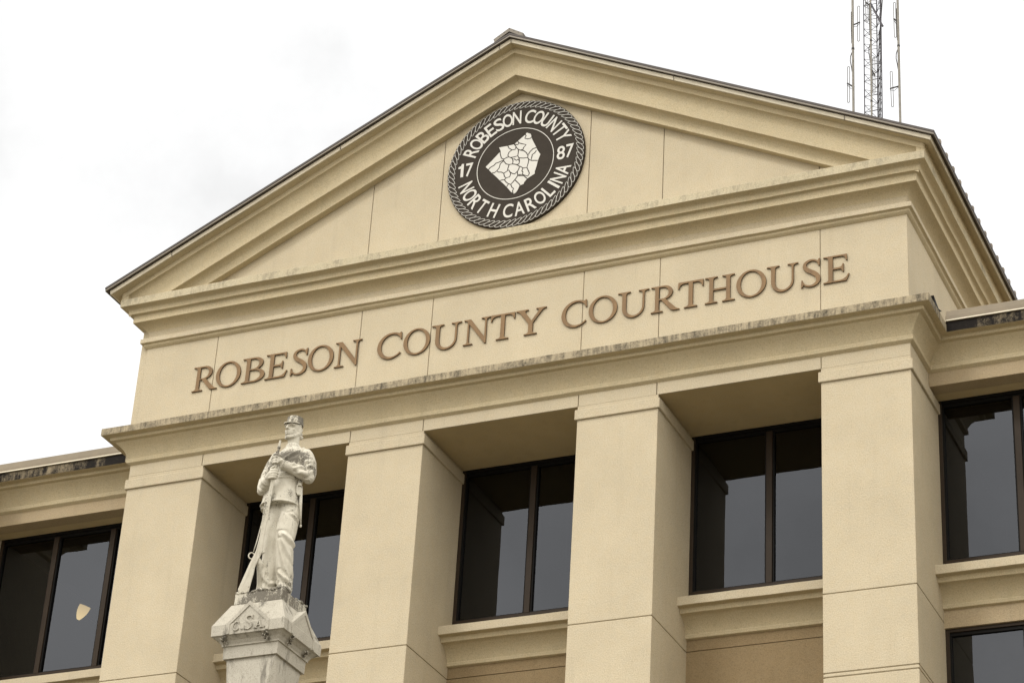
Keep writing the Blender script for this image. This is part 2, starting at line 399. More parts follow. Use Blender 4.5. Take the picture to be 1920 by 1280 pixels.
# ---- raking cornice, trims and roof edge: profiles (d, apex height)
def rake(prof, mats, name, parent, bevel=0.007, jit=1.0, sides=True, clip=None):
    mb = MB(); rows = []; m = len(prof)
    for leg in (-1, 1):
        n = 28
        for k in range(n+1):
            if leg == 1 and k == 0: continue
            t = k/n; row = []
            for j, (d, H) in enumerate(prof):
                xe = (-(W+d) if leg < 0 else X0, X0 if leg < 0 else W+d)
                x = xe[0]+(xe[1]-xe[0])*t
                edge = k in (0, n)
                row.append((x, -d+(0 if edge else wob(x, j+40)*jit*(d > 0.01)), rz(H, d, x)+(wob(x+9, j+40)*jit if d > 0.01 else 0)+Z0))
            rows.append(row)
    if sides:
        zs_ = lambda d, H: H - SL*(W-X0+d)
        for leg in (-1, 1):
            rs = [[(leg*(W+d), y if y > 0 else -d, zs_(d, H)+(wob(y+17*leg, j)*jit if (y > 0 and d > .01) else 0)+Z0) for j, (d, H) in enumerate(prof)] for y in [0]+[0.4*i for i in range(1, int(BACK/0.4)+1)]]
            rows = (list(reversed(rs[1:])) + rows) if leg < 0 else rows + rs[1:]
    mb.v = [p for r in rows for p in r]
    for a in range(len(rows)-1):
        for j in range(m-1):
            q = [a*m+j, (a+1)*m+j, (a+1)*m+j+1, a*m+j+1]
            if clip is not None and max(mb.v[i][2] for i in q) < clip+Z0: continue
            mb.f.append(q); mb.m.append(mb.mi(mats[j]))
    return mb.build(name, parent, bevel, auto=True)
RK = [(0.0, 6.445), (0.1473, 6.432), (0.1473, 6.545), (0.160, 6.60), (0.200, 6.640), (0.240, 6.652), (0.3067, 6.656), (0.3067, 6.915), (0.318, 6.985), (0.350, 7.040), (0.385, 7.062), (0.4272, 7.071)]
rk = rake(RK, [M_MOULD]*11, 'raking_cornice', house, sides=False, clip=3.2)
RK2 = [(0.4272, 7.068), (0.4272, 7.172), (0.56, 7.178)]
rake(RK2, [M_MOULD, M_MOULD], 'crown_board', rk)
# deep board on the sides closing the gap between cornice and eave
for sx in (-1, 1):
    x0, x1 = sorted((sx*(W+0.30), sx*(W+0.4392)))
    mb = MB(); mb.box(x0, x1, -0.42, BACK, 3.20+Z0, 3.46+Z0, M_MOULD); mb.build('eave_board', rk)
RT = [(0.54, 7.186), (0.590, 7.180), (0.602, 7.258), (0.56, 7.262)]
rt = rake(RT, [M_TRIM]*3, 'roof_trim', house, 0.004, 0.35)
RF = [(0.59, 7.264), (0.642, 7.264), (0.650, 7.258), (0.6658, 7.258), (0.6600, 7.318), (0.640, 7.321)]
rake(RF, [M_DARKMETAL, M_DARKMETAL, M_FASCIA, M_FASCIA, M_FASCIA], 'roof_fascia', rt, 0.003, 0.35)
RD = [(0.64, 7.300), (0.668, 7.298), (0.674, 7.340), (0.63, 7.346)]
rake(RD, [M_DARKMETAL]*3, 'drip_edge', rt, 0.002, 0.3)
# thin joints in the metal trim
for x, zj in ((-6.55, 0), (-0.1, 0), (0.12, 0), (6.35, 0), (3.3, 0), (-3.2, 0)):
    za, zb = rz(7.180, 0.5733, x), rz(7.262, 0.5733, x)
    mb = MB(); mb.box(x-0.004, x+0.004, -0.604, -0.56, za+0.002+Z0, zb-0.006+Z0, M_DARKMETAL); mb.build('trim_joint', rt)

# ---- roof planes with standing seams and ridge cap
mb = MB()
H = 7.338
for leg in (-1, 1):
    xe = leg*(W+0.666); ze = rz(H, 0.666, xe)
    mb.prism([(X0, -0.64, H+Z0), (xe, -0.64, ze+Z0), (xe, -0.64, ze-0.03+Z0), (X0, -0.64, H-0.03+Z0)],
             [(X0, BACK+0.3, H+Z0), (xe, BACK+0.3, ze+Z0), (xe, BACK+0.3, ze-0.03+Z0), (X0, BACK+0.3, H-0.03+Z0)], M_ROOF)
    y = -0.26
    while y < BACK:
        d = Vector((xe-X0, 0, ze-H)).normalized(); a = Vector((X0, y, H+Z0)); b = Vector((xe+leg*0.012, y, ze-0.012+Z0))
        hh = Vector((0, 0, 0.075)); w = Vector((0, 0.02, 0)); top = Vector((0, 0.034, 0))
        mb.prism([a-w, b-w, b-top+hh, a-top+hh], [a+w, b+w, b+top+hh, a+top+hh], M_SEAM)
        y += 0.424
rf = mb.build('roof', house)
mb = MB()
hl, hr = 0.215, 0.27; yf, yb2 = -0.655, BACK
def chev(y, dz, wl_, wr_): return [(X0-0.10-wl_, y, H-0.06-wl_*0.42+dz+Z0), (X0-0.02, y, H+0.03+dz+Z0), (X0+wr_, y, H-0.035-wr_*0.45+dz+Z0)]
t0, t1 = chev(yf, 0.10, hl, hr), chev(yf, 0.02, hl*0.95, hr*0.95)
loop = t0 + list(reversed(t1))
mb.prism(loop, [(x, yb2, z) for x, y, z in loop], M_FASCIA)
for q in range(7):
    t = q/6; i0, i1, tt = (0, 1, t*2) if t <= 0.5 else (1, 2, t*2-1)
    c_ = Vector(t0[i0]).lerp(Vector(t0[i1]), tt)*0.75 + Vector(t1[i0]).lerp(Vector(t1[i1]), tt)*0.25
    mb.box(c_.x-0.008, c_.x+0.008, yf-0.004, yf+0.004, c_.z-0.008, c_.z+0.008, M_DARKMETAL)
mb.build('ridge_cap', rf)

# ---- bay walls: sill mouldings, panel walls, windows
SILL = [(-0.05, -3.972), (0.004, -3.966), (0.055, -3.952), (0.060, -3.895), (0.045, -3.885), (0.060, -3.83), (0.110, -3.75), (0.185, -3.68), (0.225, -3.655), (0.245, -3.640), (0.325, -3.628),
        (0.335, -3.575), (0.345, -3.550), (0.4534, -3.5382), (0.4534, -3.3857), (-0.05, -3.165)]
sm = [M_MOULD]*(len(SILL)-1); sm[13] = M_CREAM; sm[14] = M_CREAM; sm[0] = M_BROWN
def sill(x0, x1, parent, tan=False):
    mm = list(sm); mm[0] = M_TAN if tan else M_BROWN
    s_, = sweep([(x0, YP), (x1, YP)], SILL, mm); return s_.build('window_sill', parent, 0.006, auto=True)
def window(x0, x1, zb, zt, mull, parent, blind=False):
    f = MB(); y = YWIN; w = 0.062
    f.box(x0, x0+w, y, y+0.11, zb+Z0, zt+Z0, M_FRAME); f.box(x1-w, x1, y, y+0.11, zb+Z0, zt+Z0, M_FRAME)
    f.box(x0+w, x1-w, y, y+0.11, zb+Z0, zb+0.075+Z0, M_FRAME)
    f.box(x0+w, x1-w, y+0.002, y+0.11, zt-0.055+Z0, zt+Z0, M_FRAME_D if not blind else M_FRAME)
    f.box(x0+w, x1-w, y+0.03, y+0.11, zt-0.11+Z0, zt-0.055+Z0, M_FRAME_D)
    o = f.build('window', parent, 0.004)
    xs_ = [x0+w] + [v for m_ in mull for v in (m_-0.052, m_+0.052)] + [x1-w]
    for i in range(0, len(xs_), 2):
        a, b = xs_[i], xs_[i+1]
        g = MB(); e = 0.028
        g.box(a, a+e, y+0.022, y+0.10, zb+0.075+Z0, zt-0.11+Z0, M_FRAME_D); g.box(b-e, b, y+0.022, y+0.10, zb+0.075+Z0, zt-0.11+Z0, M_FRAME_D)
        g.box(a+e, b-e, y+0.022, y+0.10, zb+0.075+Z0, zb+0.095+Z0, M_FRAME_D)
        g.build('gasket', o)
        p = MB(); p.poly([(a+e, y+0.065, zb+0.095+Z0), (b-e, y+0.065, zb+0.095+Z0), (b-e, y+0.065, zt-0.11+Z0), (a+e, y+0.065, zt-0.11+Z0)], M_GLASS)
        po = p.build('pane', o)
        if po.data.polygons[0].normal.y > 0: po.data.flip_normals()
    for m_ in mull:
        q = MB(); q.box(m_-0.052, m_+0.052, y-0.006, y+0.11, zb+0.072+Z0, zt-0.105+Z0, M_FRAME); q.build('mullion', o, 0.004)
    if blind:
        q = MB(); q.box(x0+0.05, x1-0.05, y+0.2, y+0.22, zb+Z0, zt-0.05+Z0, M_BLIND); q.build('blind', o)
    r = MB(); yb_ = y+4.5                                                     # the dark room behind the glass
    r.poly([(x0, y+0.12, zb+Z0), (x1, y+0.12, zb+Z0), (x1, yb_, zb+Z0), (x0, yb_, zb+Z0)], M_ROOM)
    r.poly([(x0, y+0.12, zt+Z0), (x1, y+0.12, zt+Z0), (x1, yb_, zt+Z0), (x0, yb_, zt+Z0)], M_ROOM)
    r.poly([(x0, yb_, zb+Z0), (x1, yb_, zb+Z0), (x1, yb_, zt+Z0), (x0, yb_, zt+Z0)], M_ROOM)
    for x in (x0, x1): r.poly([(x, y+0.12, zb+Z0), (x, yb_, zb+Z0), (x, yb_, zt+Z0), (x, y+0.12, zt+Z0)], M_ROOM)
    r.build('room', o)
    return o
for i, (a, b) in enumerate(BAYS):
    mid = (0.056 if i == 1 else (4.331 if i == 2 else -4.28))
    window(a, b, -3.17, ZS, [mid], house)
    sill(a-0.01, b+0.01, house)
    w_ = MB(); w_.box(a-0.01, b+0.01, YP, YP+0.3, -4.155+Z0, -3.9+Z0, M_BROWN)
    w_.box(a-0.01, b+0.01, YP, YP+0.3, -21.19+Z0, -4.170+Z0, M_BROWN); w_.box(a-0.01, b+0.01, YP+0.02, YP+0.28, -4.2+Z0, -4.1+Z0, M_BROWN)
    w_.build('bay_panel', house)
# ---- wings
for sx in (-1, 1):
    x0, x1 = (-11.0, -W) if sx < 0 else (W, 11.0)
    mull = [-9.728, -8.478] if sx < 0 else [8.483, 9.74]
    window(x0, x1, -3.17, ZSW, mull, house)
    window(x0, x1, -7.2, -4.26, mull, house, True)
    sill(x0, x1, house, True)
    w_ = MB(); w_.box(x0, x1, YP, YP+0.3, -4.257+Z0, -3.9+Z0, M_TAN); w_.box(x0, x1, YP-0.02, YP+0.3, -21.19+Z0, -7.21+Z0, M_TAN)
    w_.build('wing_panel', house)
    w_ = MB(); w_.box(x0, x1, YW, YW+0.3, ZSW+Z0, 0.02+Z0, M_TAN); w_.box(x0, x1, YW+0.31, YWIN+0.02, ZSW+0.004+Z0, 0.1+Z0, M_SOFFIT)
    w_.poly([(x0, YW+0.3, ZSW+0.002+Z0), (x1, YW+0.3, ZSW+0.002+Z0), (x1, YW+0.31, ZSW+0.002+Z0), (x0, YW+0.31, ZSW+0.002+Z0)], M_SOFFIT)
    w_.build('wing_architrave', house, 0.006)
    xa, xb = (-16.0, -11.0) if sx < 0 else (11.0, 16.0)
    w_ = MB(); w_.box(xa, xb, 0.0, 6.1, -21.19+Z0, 0.05+Z0, M_CREAM); w_.box(xa+0.03, xb-0.03, 0.03, 6.1, 0.06+Z0, 0.66+Z0, M_CREAM); w_.build('end_bay', house, 0.01)
    xa, xb = (-10.92, -W-0.43) if sx < 0 else (W+0.425, 10.92)
    g = MB(); yf = YW-0.462                                                   # metal coping along the wing's edge
    lp = [(yf+0.03, 0.63), (yf, 0.635), (yf, 0.653), (yf+0.006, 0.66), (yf+0.006, 0.735), (yf+0.045, 0.742), (yf+0.05, 0.846), (yf+0.25, 0.87), (6.0, 1.05), (6.0, 0.6), (yf+0.4, 0.6)]
    xa2 = -W+0.0 if sx < 0 else W-0.0
    g.prism([(xa, y, z+Z0) for y, z in lp], [(xb, y, z+Z0) for y, z in lp], M_GUTTER)
    gg = g.build('wing_coping', house, 0.004)
    l = MB(); l.box(xa, xb, yf-0.004, yf+0.02, 0.634+Z0, 0.655+Z0, M_TRIM); l.build('coping_lip', gg)
# small dark flashing where the ledge dies into the right wing roof
fl = MB(); ft = [(0.02, 0.79), (0.07, 0.655), (0.33, 0.665), (0.52, 0.77), (0.30, 0.70)]
fl.prism([(7.60, y, z+Z0) for y, z in ft], [(7.55, y, z+Z0) for y, z in ft], M_FRAME_D); fl.build('flashing', house)
# body of the building behind
bd = MB()
bd.box(-16.0, 16.0, 6.2, 24.0, -21.19+Z0, 0.55+Z0, M_TAN); bd.build('main_block', house)

# ---- lamp glowing inside the left wing window
lampo = thing('wall_lamp', 'small glowing yellow lamp shade seen through the dark left window', 'lamp', (-9.92, 3.0, -1.29+Z0))
mb = MB(); rows = []
for i in range(9):
    a = i/8; r_ = 0.135*math.sin(math.pi*0.5*min(1, a*1.05+0.12))**0.8
    rows.append([(r_*math.cos(2*math.pi*j/20), 0.45*r_*math.sin(2*math.pi*j/20), -0.15+0.29*a) for j in range(20)])
for r_ in rows: mb.v += r_
for i in range(8):
    for j in range(20): mb.f.append([i*20+j, i*20+(j+1) % 20, (i+1)*20+(j+1) % 20, (i+1)*20+j]); mb.m.append(mb.mi(M_LAMP))
mb.f.append(list(range(19, -1, -1))); mb.m.append(0)
ls_ = mb.build('lamp_shade', lampo, smooth=True); ls_.rotation_euler = (0, R(24), 0)
mb = MB(); mb.tube([(0, 0, 0), (0, 1.25, 0)], 0.012, M_DARKMETAL); mb.build('lamp_arm', lampo)

# ================================================================== LETTERS
def parse(p, n=7):
    loops = []; cur = None; tok = p.split(); i = 0
    def pt(s): a, b = s.split(','); return Vector((float(a), float(b)))
    while i < len(tok):
        k = tok[i]
        if k == 'M': cur = [pt(tok[i+1])]; loops.append(cur); i += 2
        elif k == 'L': cur.append(pt(tok[i+1])); i += 2
        elif k == 'Q':
            a, c, b = cur[-1], pt(tok[i+1]), pt(tok[i+2]); i += 3
            for q in range(1, n+1): t = q/n; cur.append(a*(1-t)**2 + c*(2*t*(1-t)) + b*t*t)
        elif k == 'K':
            a, c, b = cur[-1], pt(tok[i+1]), pt(tok[i+2]); i += 3; c1 = a+(c-a)*0.5523; c2 = b+(c-b)*0.5523; m = n+3
            for q in range(1, m+1): t = q/m; cur.append(a*(1-t)**3 + c1*(3*t*(1-t)**2) + c2*(3*t*t*(1-t)) + b*t**3)
    return loops
def ell(cx, cy, rx, ry, n=44, rot=0.0):
    return [Vector((cx+rx*math.cos(a)*math.cos(rot)-ry*math.sin(a)*math.sin(rot), cy+rx*math.cos(a)*math.sin(rot)+ry*math.sin(a)*math.cos(rot))) for a in [2*math.pi*i/n for i in range(n)]]
def stroke(pts, wid, n=6):
    P = [Vector(p) for p in pts]; c = []; ws = []
    for i in range(len(P)-1):
        p0, p1, p2, p3 = P[max(i-1, 0)], P[i], P[i+1], P[min(i+2, len(P)-1)]
        for q in range(n):
            t = q/n; c.append(0.5*((2*p1)+(p2-p0)*t+(2*p0-5*p1+4*p2-p3)*t*t+(3*p1-p0-3*p2+p3)*t**3)); ws.append(wid[i]+(wid[i+1]-wid[i])*t)
    c.append(P[-1]); ws.append(wid[-1]); L = []; Rr = []
    for i, p in enumerate(c):
        d = (c[min(i+1, len(c)-1)]-c[max(i-1, 0)]).normalized(); nn = Vector((-d.y, d.x))*ws[i]/2
        L.append(p+nn); Rr.append(p-nn)
    return L + Rr[::-1]
GL = {
 'E': "M 0,0 L 70,0 L 79,25 L 75,26 Q 68,6 50,6 L 29,6 L 29,47 L 48,47 Q 57,47 58,36 L 62,36 L 62,66 L 58,66 Q 57,54 48,54 L 29,54 L 29,94 L 54,94 Q 67,94 69,77 L 73,77 L 72,100 L 0,100 L 0,96 Q 14,96 15,88 L 15,12 Q 14,4 0,4",
 'H': "M 0,0 L 43,0 L 43,4 Q 30,4 29,12 L 29,47 L 74,47 L 74,12 Q 73,4 60,4 L 60,0 L 103,0 L 103,4 Q 89,4 88,12 L 88,88 Q 89,96 103,96 L 103,100 L 60,100 L 60,96 Q 73,96 74,88 L 74,54 L 29,54 L 29,88 Q 30,96 43,96 L 43,100 L 0,100 L 0,96 Q 14,96 15,88 L 15,12 Q 14,4 0,4",
 'T': "M 22,0 L 67,0 L 67,4 Q 53,4 52,12 L 52,93 L 64,93 Q 82,93 84,75 L 88,75 L 88,100 L 1,100 L 0,75 L 4,75 Q 6,93 24,93 L 37,93 L 37,12 Q 36,4 22,4",
 'U': "M 0,100 L 43,100 L 43,96 Q 30,96 29,88 L 29,40 K 29,6 57,6 K 85,6 85,40 L 85,88 Q 84,96 71,96 L 71,100 L 107,100 L 107,96 Q 93,96 92,88 L 92,39 K 92,-2 53,-2 K 15,-2 15,37 L 15,88 Q 14,96 0,96",
 'N': "M 0,0 L 37,0 L 37,4 Q 23,4 22,12 L 22,80 L 86,-2 L 92,-2 L 92,88 Q 93,96 107,96 L 107,100 L 70,100 L 70,96 Q 84,96 85,88 L 85,24 L 27,100 L 0,100 L 0,96 Q 10,96 15,90 L 15,12 Q 14,4 0,4",
 'R': "M 0,0 L 43,0 L 43,4 Q 30,4 29,12 L 29,45 L 38,45 L 71,5 Q 75,0 83,0 L 104,0 L 104,3 Q 96,4 89,11 L 54,48 K 79,52 79,74 K 79,100 47,100 L 0,100 L 0,96 Q 14,96 15,88 L 15,12 Q 14,4 0,4 M 29,51 L 42,51 K 64,51 64,73 K 64,94 42,94 L 29,94",
 'B': "M 0,0 L 47,0 K 86,0 86,27 K 86,49 58,53 K 77,58 77,77 K 77,100 45,100 L 0,100 L 0,96 Q 14,96 15,88 L 15,12 Q 14,4 0,4 M 29,6 L 44,6 K 70,6 70,27 K 70,48 44,48 L 29,48 M 29,54 L 41,54 K 62,54 62,74 K 62,94 41,94 L 29,94",
 'C': "M 92,17 K 74,-2 51,-2 K 0,-2 0,48 K 0,102 55,102 Q 72,102 82,96 L 88,100 L 91,100 L 93,72 L 88,72 K 84,95 57,95 K 15,95 15,52 K 15,6 57,6 Q 76,6 89,22",
 'Y': "M 27,0 L 70,0 L 70,4 Q 57,4 56,12 L 56,45 L 85,88 Q 89,95 99,96 L 99,100 L 65,100 L 65,96 Q 77,96 73,88 L 51,54 L 30,88 Q 26,96 39,96 L 39,100 L -2,100 L -2,96 Q 7,95 13,86 L 41,42 L 41,12 Q 40,4 27,4",
}
def glyph(ch):
    if ch == 'O': return [[ell(51, 50, 51, 52, rot=0.0), ell(51, 50, 36, 46, rot=0.10)]]
    if ch == 'S': return [[stroke([(57, 82), (50, 93), (34, 98.5), (16, 91), (12, 76), (22, 62), (42, 48), (54, 33), (53, 14), (36, 2), (16, 5), (4, 19)], [5, 6, 7, 9, 13, 15, 16, 15, 12, 8, 6, 5])],
                          [[Vector(p) for p in ((56, 74), (60, 74), (61, 101), (57, 101), (53, 93))]], [[Vector(p) for p in ((5, 27), (1, 27), (0, -1), (4, -1), (8, 8))]]]
    return [parse(GL[ch])]
def curve_mesh(groups, extrude, bevel, xf, mats):
    """fills each outline group, extrudes it along -y; xf maps 2-D glyph points to metres"""
    allv = []; allf = []; allm = []
    for gi, loops in enumerate(groups):
        cu = bpy.data.curves.new('tmp', 'CURVE'); cu.dimensions = '2D'; cu.fill_mode = 'BOTH'; cu.extrude = extrude/2 + gi*0.0006; cu.bevel_depth = bevel; cu.bevel_resolution = 1; cu.offset = -bevel
        for lp in loops:
            s_ = cu.splines.new('POLY'); q = [xf(p) for p in lp]; s_.points.add(len(q)-1); s_.use_cyclic_u = True
            for k, p in enumerate(q): s_.points[k].co = (p[0], p[1], 0, 1)
        o = bpy.data.objects.new('tmp', cu); me = bpy.data.meshes.new_from_object(o); b = len(allv)
        for v in me.vertices: allv.append((v.co.x, -v.co.z - extrude/2, v.co.y))
        for f in me.polygons:
            allf.append([b+i for i in f.vertices]); allm.append(1 if abs(f.normal.z) < 0.35 else 0)
        bpy.data.objects.remove(o); bpy.data.curves.remove(cu); bpy.data.meshes.remove(me)
    me = bpy.data.meshes.new('letter'); me.from_pydata(allv, [], allf)
    for m in mats: me.materials.append(m)
    me.polygons.foreach_set('material_index', allm)
    bm = bmesh.new(); bm.from_mesh(me); bmesh.ops.remove_doubles(bm, verts=bm.verts, dist=0.0002); bmesh.ops.recalc_face_normals(bm, faces=bm.faces); bm.to_mesh(me); bm.free()
    return me
sign = thing('building_sign', 'bronze raised letters naming the courthouse across the cream frieze', 'sign', (0, 0, 1.29+Z0))
LET = [('R', -6.10, -5.58), ('O', -5.62, -5.11), ('B', -5.08, -4.61), ('E', -4.60, -4.15), ('S', -4.08, -3.755), ('O', -3.74, -3.23), ('N', -3.20, -2.68),
       ('C', -2.36, -1.89), ('O', -1.85, -1.335), ('U', -1.31, -0.74), ('N', -0.69, -0.185), ('T', -0.18, 0.275), ('Y', 0.295, 0.86),
       ('C', 1.15, 1.615), ('O', 1.65, 2.17), ('U', 2.18, 2.74), ('R', 2.78, 3.29), ('T', 3.26, 3.71), ('H', 3.74, 4.26), ('O', 4.29, 4.81), ('U', 4.82, 5.36), ('S', 5.41, 5.74), ('E', 5.79, 6.23)]
for ch, xa, xb in LET:
    g = glyph(ch); px = [p.x for gr in g for lp in gr for p in lp]; gx0, gx1 = min(px), max(px)
    sx = (xb-xa)/(gx1-gx0); dz = 0.004*(xa+6)
    me = curve_mesh(g, 0.024, 0.004, lambda p: ((p.x-gx0)*sx, p.y*0.00507), [M_LETTER, M_LETTER_EDGE])
    o = bpy.data.objects.new('letter', me); link(o, sign); o.location = (xa, -0.004, dz*0.5)
    # (extruded from the wall face at y = -0.004 outwards)

# ================================================================== SEAL
seal = thing('county_seal', 'round dark county seal with white rope edge and county map on the gable', 'seal', (0.105, 0, 4.885+Z0))
mb = MB(); rr = [(1.335, 0.0), (1.335, -0.050), (1.328, -0.058)]; n = 96
for r_, y in rr: mb.v += [(r_*math.cos(2*math.pi*j/n), y, r_*math.sin(2*math.pi*j/n)) for j in range(n)]
for i in range(2):
    for j in range(n): mb.f.append([i*n+j, i*n+(j+1) % n, (i+1)*n+(j+1) % n, (i+1)*n+j]); mb.m.append(mb.mi(M_DISC))
mb.f.append([2*n+j for j in range(n)]); mb.m.append(0)
mb.build('disc', seal)
def ribbon(mb, pts, w, y0, y1, mat, closed=False):
    P = [Vector(p) for p in pts]; m = len(P); b = len(mb.v)
    for i, p in enumerate(P):
        if closed: d0, d1 = P[i]-P[i-1], P[(i+1) % m]-P[i]
        else: d0, d1 = (P[i]-P[i-1] if i else P[1]-P[0]), (P[i+1]-P[i] if i < m-1 else P[-1]-P[-2])
        d = (d0.normalized()+d1.normalized()); d = d.normalized() if d.length > 1e-6 else d1.normalized(); nn = Vector((-d.y, d.x))*w/2
        for s_ in (1, -1):
            q = p+nn*s_; mb.v += [(q.x, y0, q.y), (q.x, y1, q.y)]
    for i in range(m if closed else m-1):
        a, c = b+4*i, b+4*((i+1) % m)
        for q in ((a+1, c+1, c+3, a+3), (a, c, c+1, a+1), (a+3, c+3, c+2, a+2)): mb.f.append(list(q)); mb.m.append(mb.mi(mat))
mb = MB(); nl = 72
for k in range(nl):
    a0 = 2*math.pi*k/nl; pts = []
    for q in range(20):
        t = 2*math.pi*q/20; u_, v_ = 0.108*math.cos(t), 0.034*math.sin(t)*(1+0.25*math.cos(t))
        an = R(34); du, dv = u_*math.cos(an)-v_*math.sin(an), u_*math.sin(an)+v_*math.cos(an)   # du tangential, dv radial
        rad = 1.2525 + dv; th = a0 - du/1.2525
        pts.append((rad*math.cos(th), rad*math.sin(th)))
    ribbon(mb, pts, 0.0066, -0.055, -0.064-0.0004*(k % 3), M_WHITE, True)
mb.build('rope_border', seal)
mb = MB(); ribbon(mb, [(0.745*math.cos(2*math.pi*j/96), 0.745*math.sin(2*math.pi*j/96)) for j in range(96)], 0.013, -0.055, -0.064, M_WHITE, True); mb.build('inner_ring', seal)
OUT = [(-0.351,0.415),(-0.167,0.412),(-0.041,0.417),(0.024,0.471),(0.166,0.583),(0.194,0.618),(0.270,0.575),(0.291,0.512),(0.303,0.459),(0.401,0.249),(0.422,0.194),(0.485,0.093),(0.444,-0.035),(0.423,-0.155),(0.395,-0.261),(0.398,-0.304),(0.321,-0.344),(0.255,-0.380),(0.202,-0.443),(0.193,-0.478),(0.115,-0.498),(0.086,-0.579),(0.049,-0.632),(0.011,-0.649),(-0.054,-0.586),(-0.123,-0.490),(-0.209,-0.385),(-0.270,-0.317),(-0.369,-0.196),(-0.448,-0.112),(-0.518,-0.022),(-0.580,0.049),(-0.461,0.162),(-0.332,0.297),(-0.314,0.306)]
LIN = [[(-0.167,0.412),(-0.140,0.356),(-0.080,0.305),(-0.016,0.303),(-0.004,0.364),(-0.041,0.417)],[(0.024,0.471),(0.050,0.427),(0.097,0.404),(0.195,0.357),(0.148,0.305),(0.139,0.269),(0.082,0.264),(0.046,0.290),(0.010,0.330),(-0.004,0.364)],[(0.166,0.583),(0.184,0.554),(0.160,0.504),(0.218,0.476),(0.275,0.478),(0.301,0.510)],[(-0.041,0.417),(0.029,0.394),(0.050,0.427)],[(-0.080,0.305),(-0.135,0.267),(-0.154,0.208),(-0.136,0.166),(-0.093,0.144),(-0.025,0.142),(0.043,0.152),(0.050,0.226),(0.047,0.282)],[(0.082,0.264),(0.152,0.241),(0.212,0.178),(0.246,0.108),(0.241,0.071),(0.161,0.076),(0.069,0.101),(0.043,0.152)],[(0.401,0.249),(0.334,0.239),(0.280,0.188),(0.249,0.132)],[(0.405,0.185),(0.373,0.142),(0.329,0.114),(0.321,0.066),(0.309,-0.006),(0.266,0.028),(0.241,0.071)],[(0.309,-0.006),(0.439,-0.034)],[(-0.351,0.415),(-0.311,0.331),(-0.307,0.267),(-0.278,0.172),(-0.230,0.137)],[(-0.136,0.166),(-0.174,0.162),(-0.230,0.137),(-0.228,0.098),(-0.177,0.025),(-0.119,-0.001),(-0.050,-0.003),(-0.043,0.058),(-0.057,0.111),(-0.093,0.144)],[(-0.518,-0.022),(-0.486,0.016),(-0.408,0.050),(-0.387,0.083),(-0.319,0.093),(-0.252,0.116),(-0.228,0.098)],[(-0.353,-0.087),(-0.311,-0.034),(-0.293,0.050),(-0.239,0.101)],[(-0.448,-0.112),(-0.397,-0.115),(-0.353,-0.087),(-0.317,-0.120),(-0.259,-0.133),(-0.211,-0.168),(-0.145,-0.132),(-0.137,-0.084),(-0.118,-0.013)],[(-0.050,-0.003),(0.031,-0.033),(0.091,-0.083),(0.082,-0.132),(0.062,-0.177),(0.009,-0.228),(-0.038,-0.210),(-0.086,-0.170),(-0.123,-0.112)],[(-0.034,0.106),(0.026,0.056),(0.048,0.076),(0.084,0.030),(0.077,-0.030),(0.031,-0.033)],[(0.069,0.101),(0.084,0.030)],[(0.266,0.028),(0.259,-0.045),(0.237,-0.140),(0.162,-0.136),(0.103,-0.086)],[(0.162,-0.136),(0.143,-0.194),(0.167,-0.224),(0.159,-0.272),(0.079,-0.260)],[(0.237,-0.140),(0.268,-0.209),(0.295,-0.277),(0.264,-0.332),(0.159,-0.272)],[(-0.211,-0.168),(-0.196,-0.234),(-0.159,-0.279),(-0.091,-0.268),(-0.072,-0.210),(-0.086,-0.170)],[(-0.159,-0.279),(-0.191,-0.309),(-0.271,-0.305)],[(-0.191,-0.309),(-0.153,-0.367),(-0.105,-0.415),(-0.136,-0.470)],[(-0.105,-0.415),(-0.058,-0.437),(0.016,-0.353),(0.068,-0.278),(0.051,-0.175)],[(0.016,-0.353),(0.102,-0.458),(0.126,-0.493)],[(0.068,-0.278),(0.183,-0.302),(0.255,-0.380)],[(-0.058,-0.437),(-0.032,-0.504),(0.004,-0.537),(-0.016,-0.582),(-0.000,-0.647)]]
me = curve_mesh([[[Vector(p) for p in OUT]]], 0.006, 0.0, lambda p: (p.x, p.y), [M_WHITE, M_WHITE])
cm = bpy.data.objects.new('county_map', me); link(cm, seal); cm.location = (0, -0.058, 0)
mb = MB()
for k, l in enumerate(LIN): ribbon(mb, l, 0.0175, -0.060, -0.0655-0.0003*(k % 4), M_DISC)
mb.build('township_line', cm); mb = None
bpy.data.objects['township_line'].location = (0, 0.058, 0)
def sans(ch, size, weight):
    cu = bpy.data.curves.new('tmp', 'FONT'); cu.body = ch; cu.size = size; cu.align_x = 'CENTER'; cu.offset = weight; cu.extrude = 0.004; cu.resolution_u = 6
    o = bpy.data.objects.new('tmp', cu); me = bpy.data.meshes.new_from_object(o)
    bpy.data.objects.remove(o); bpy.data.curves.remove(cu)
    xs_ = [v.co.x for v in me.vertices]; ys_ = [v.co.y for v in me.vertices]; cx_ = (min(xs_)+max(xs_))/2; cyy = (min(ys_)+max(ys_))/2; h = max(ys_)-min(ys_)
    return me, cx_, cyy, h
SEALT = [('R', 154.5, 0), ('O', 143.8, 0), ('B', 133.4, 0), ('E', 122.8, 0), ('S', 112.2, 0), ('O', 101.8, 0), ('N', 91.2, 0), ('C', 76.1, 0), ('O', 65.3, 0), ('U', 54.6, 0), ('N', 43.4, 0), ('T', 32.6, 0), ('Y', 22.8, 0),
         ('N', -161.5, 1), ('O', -149.9, 1), ('R', -138.2, 1), ('T', -126.8, 1), ('H', -111.6, 1), ('C', -94.6, 1), ('A', -82.0, 1), ('R', -69.6, 1), ('O', -57.9, 1), ('L', -46.6, 1), ('I', -38.2, 1), ('N', -29.8, 1), ('A', -18.9, 1)]
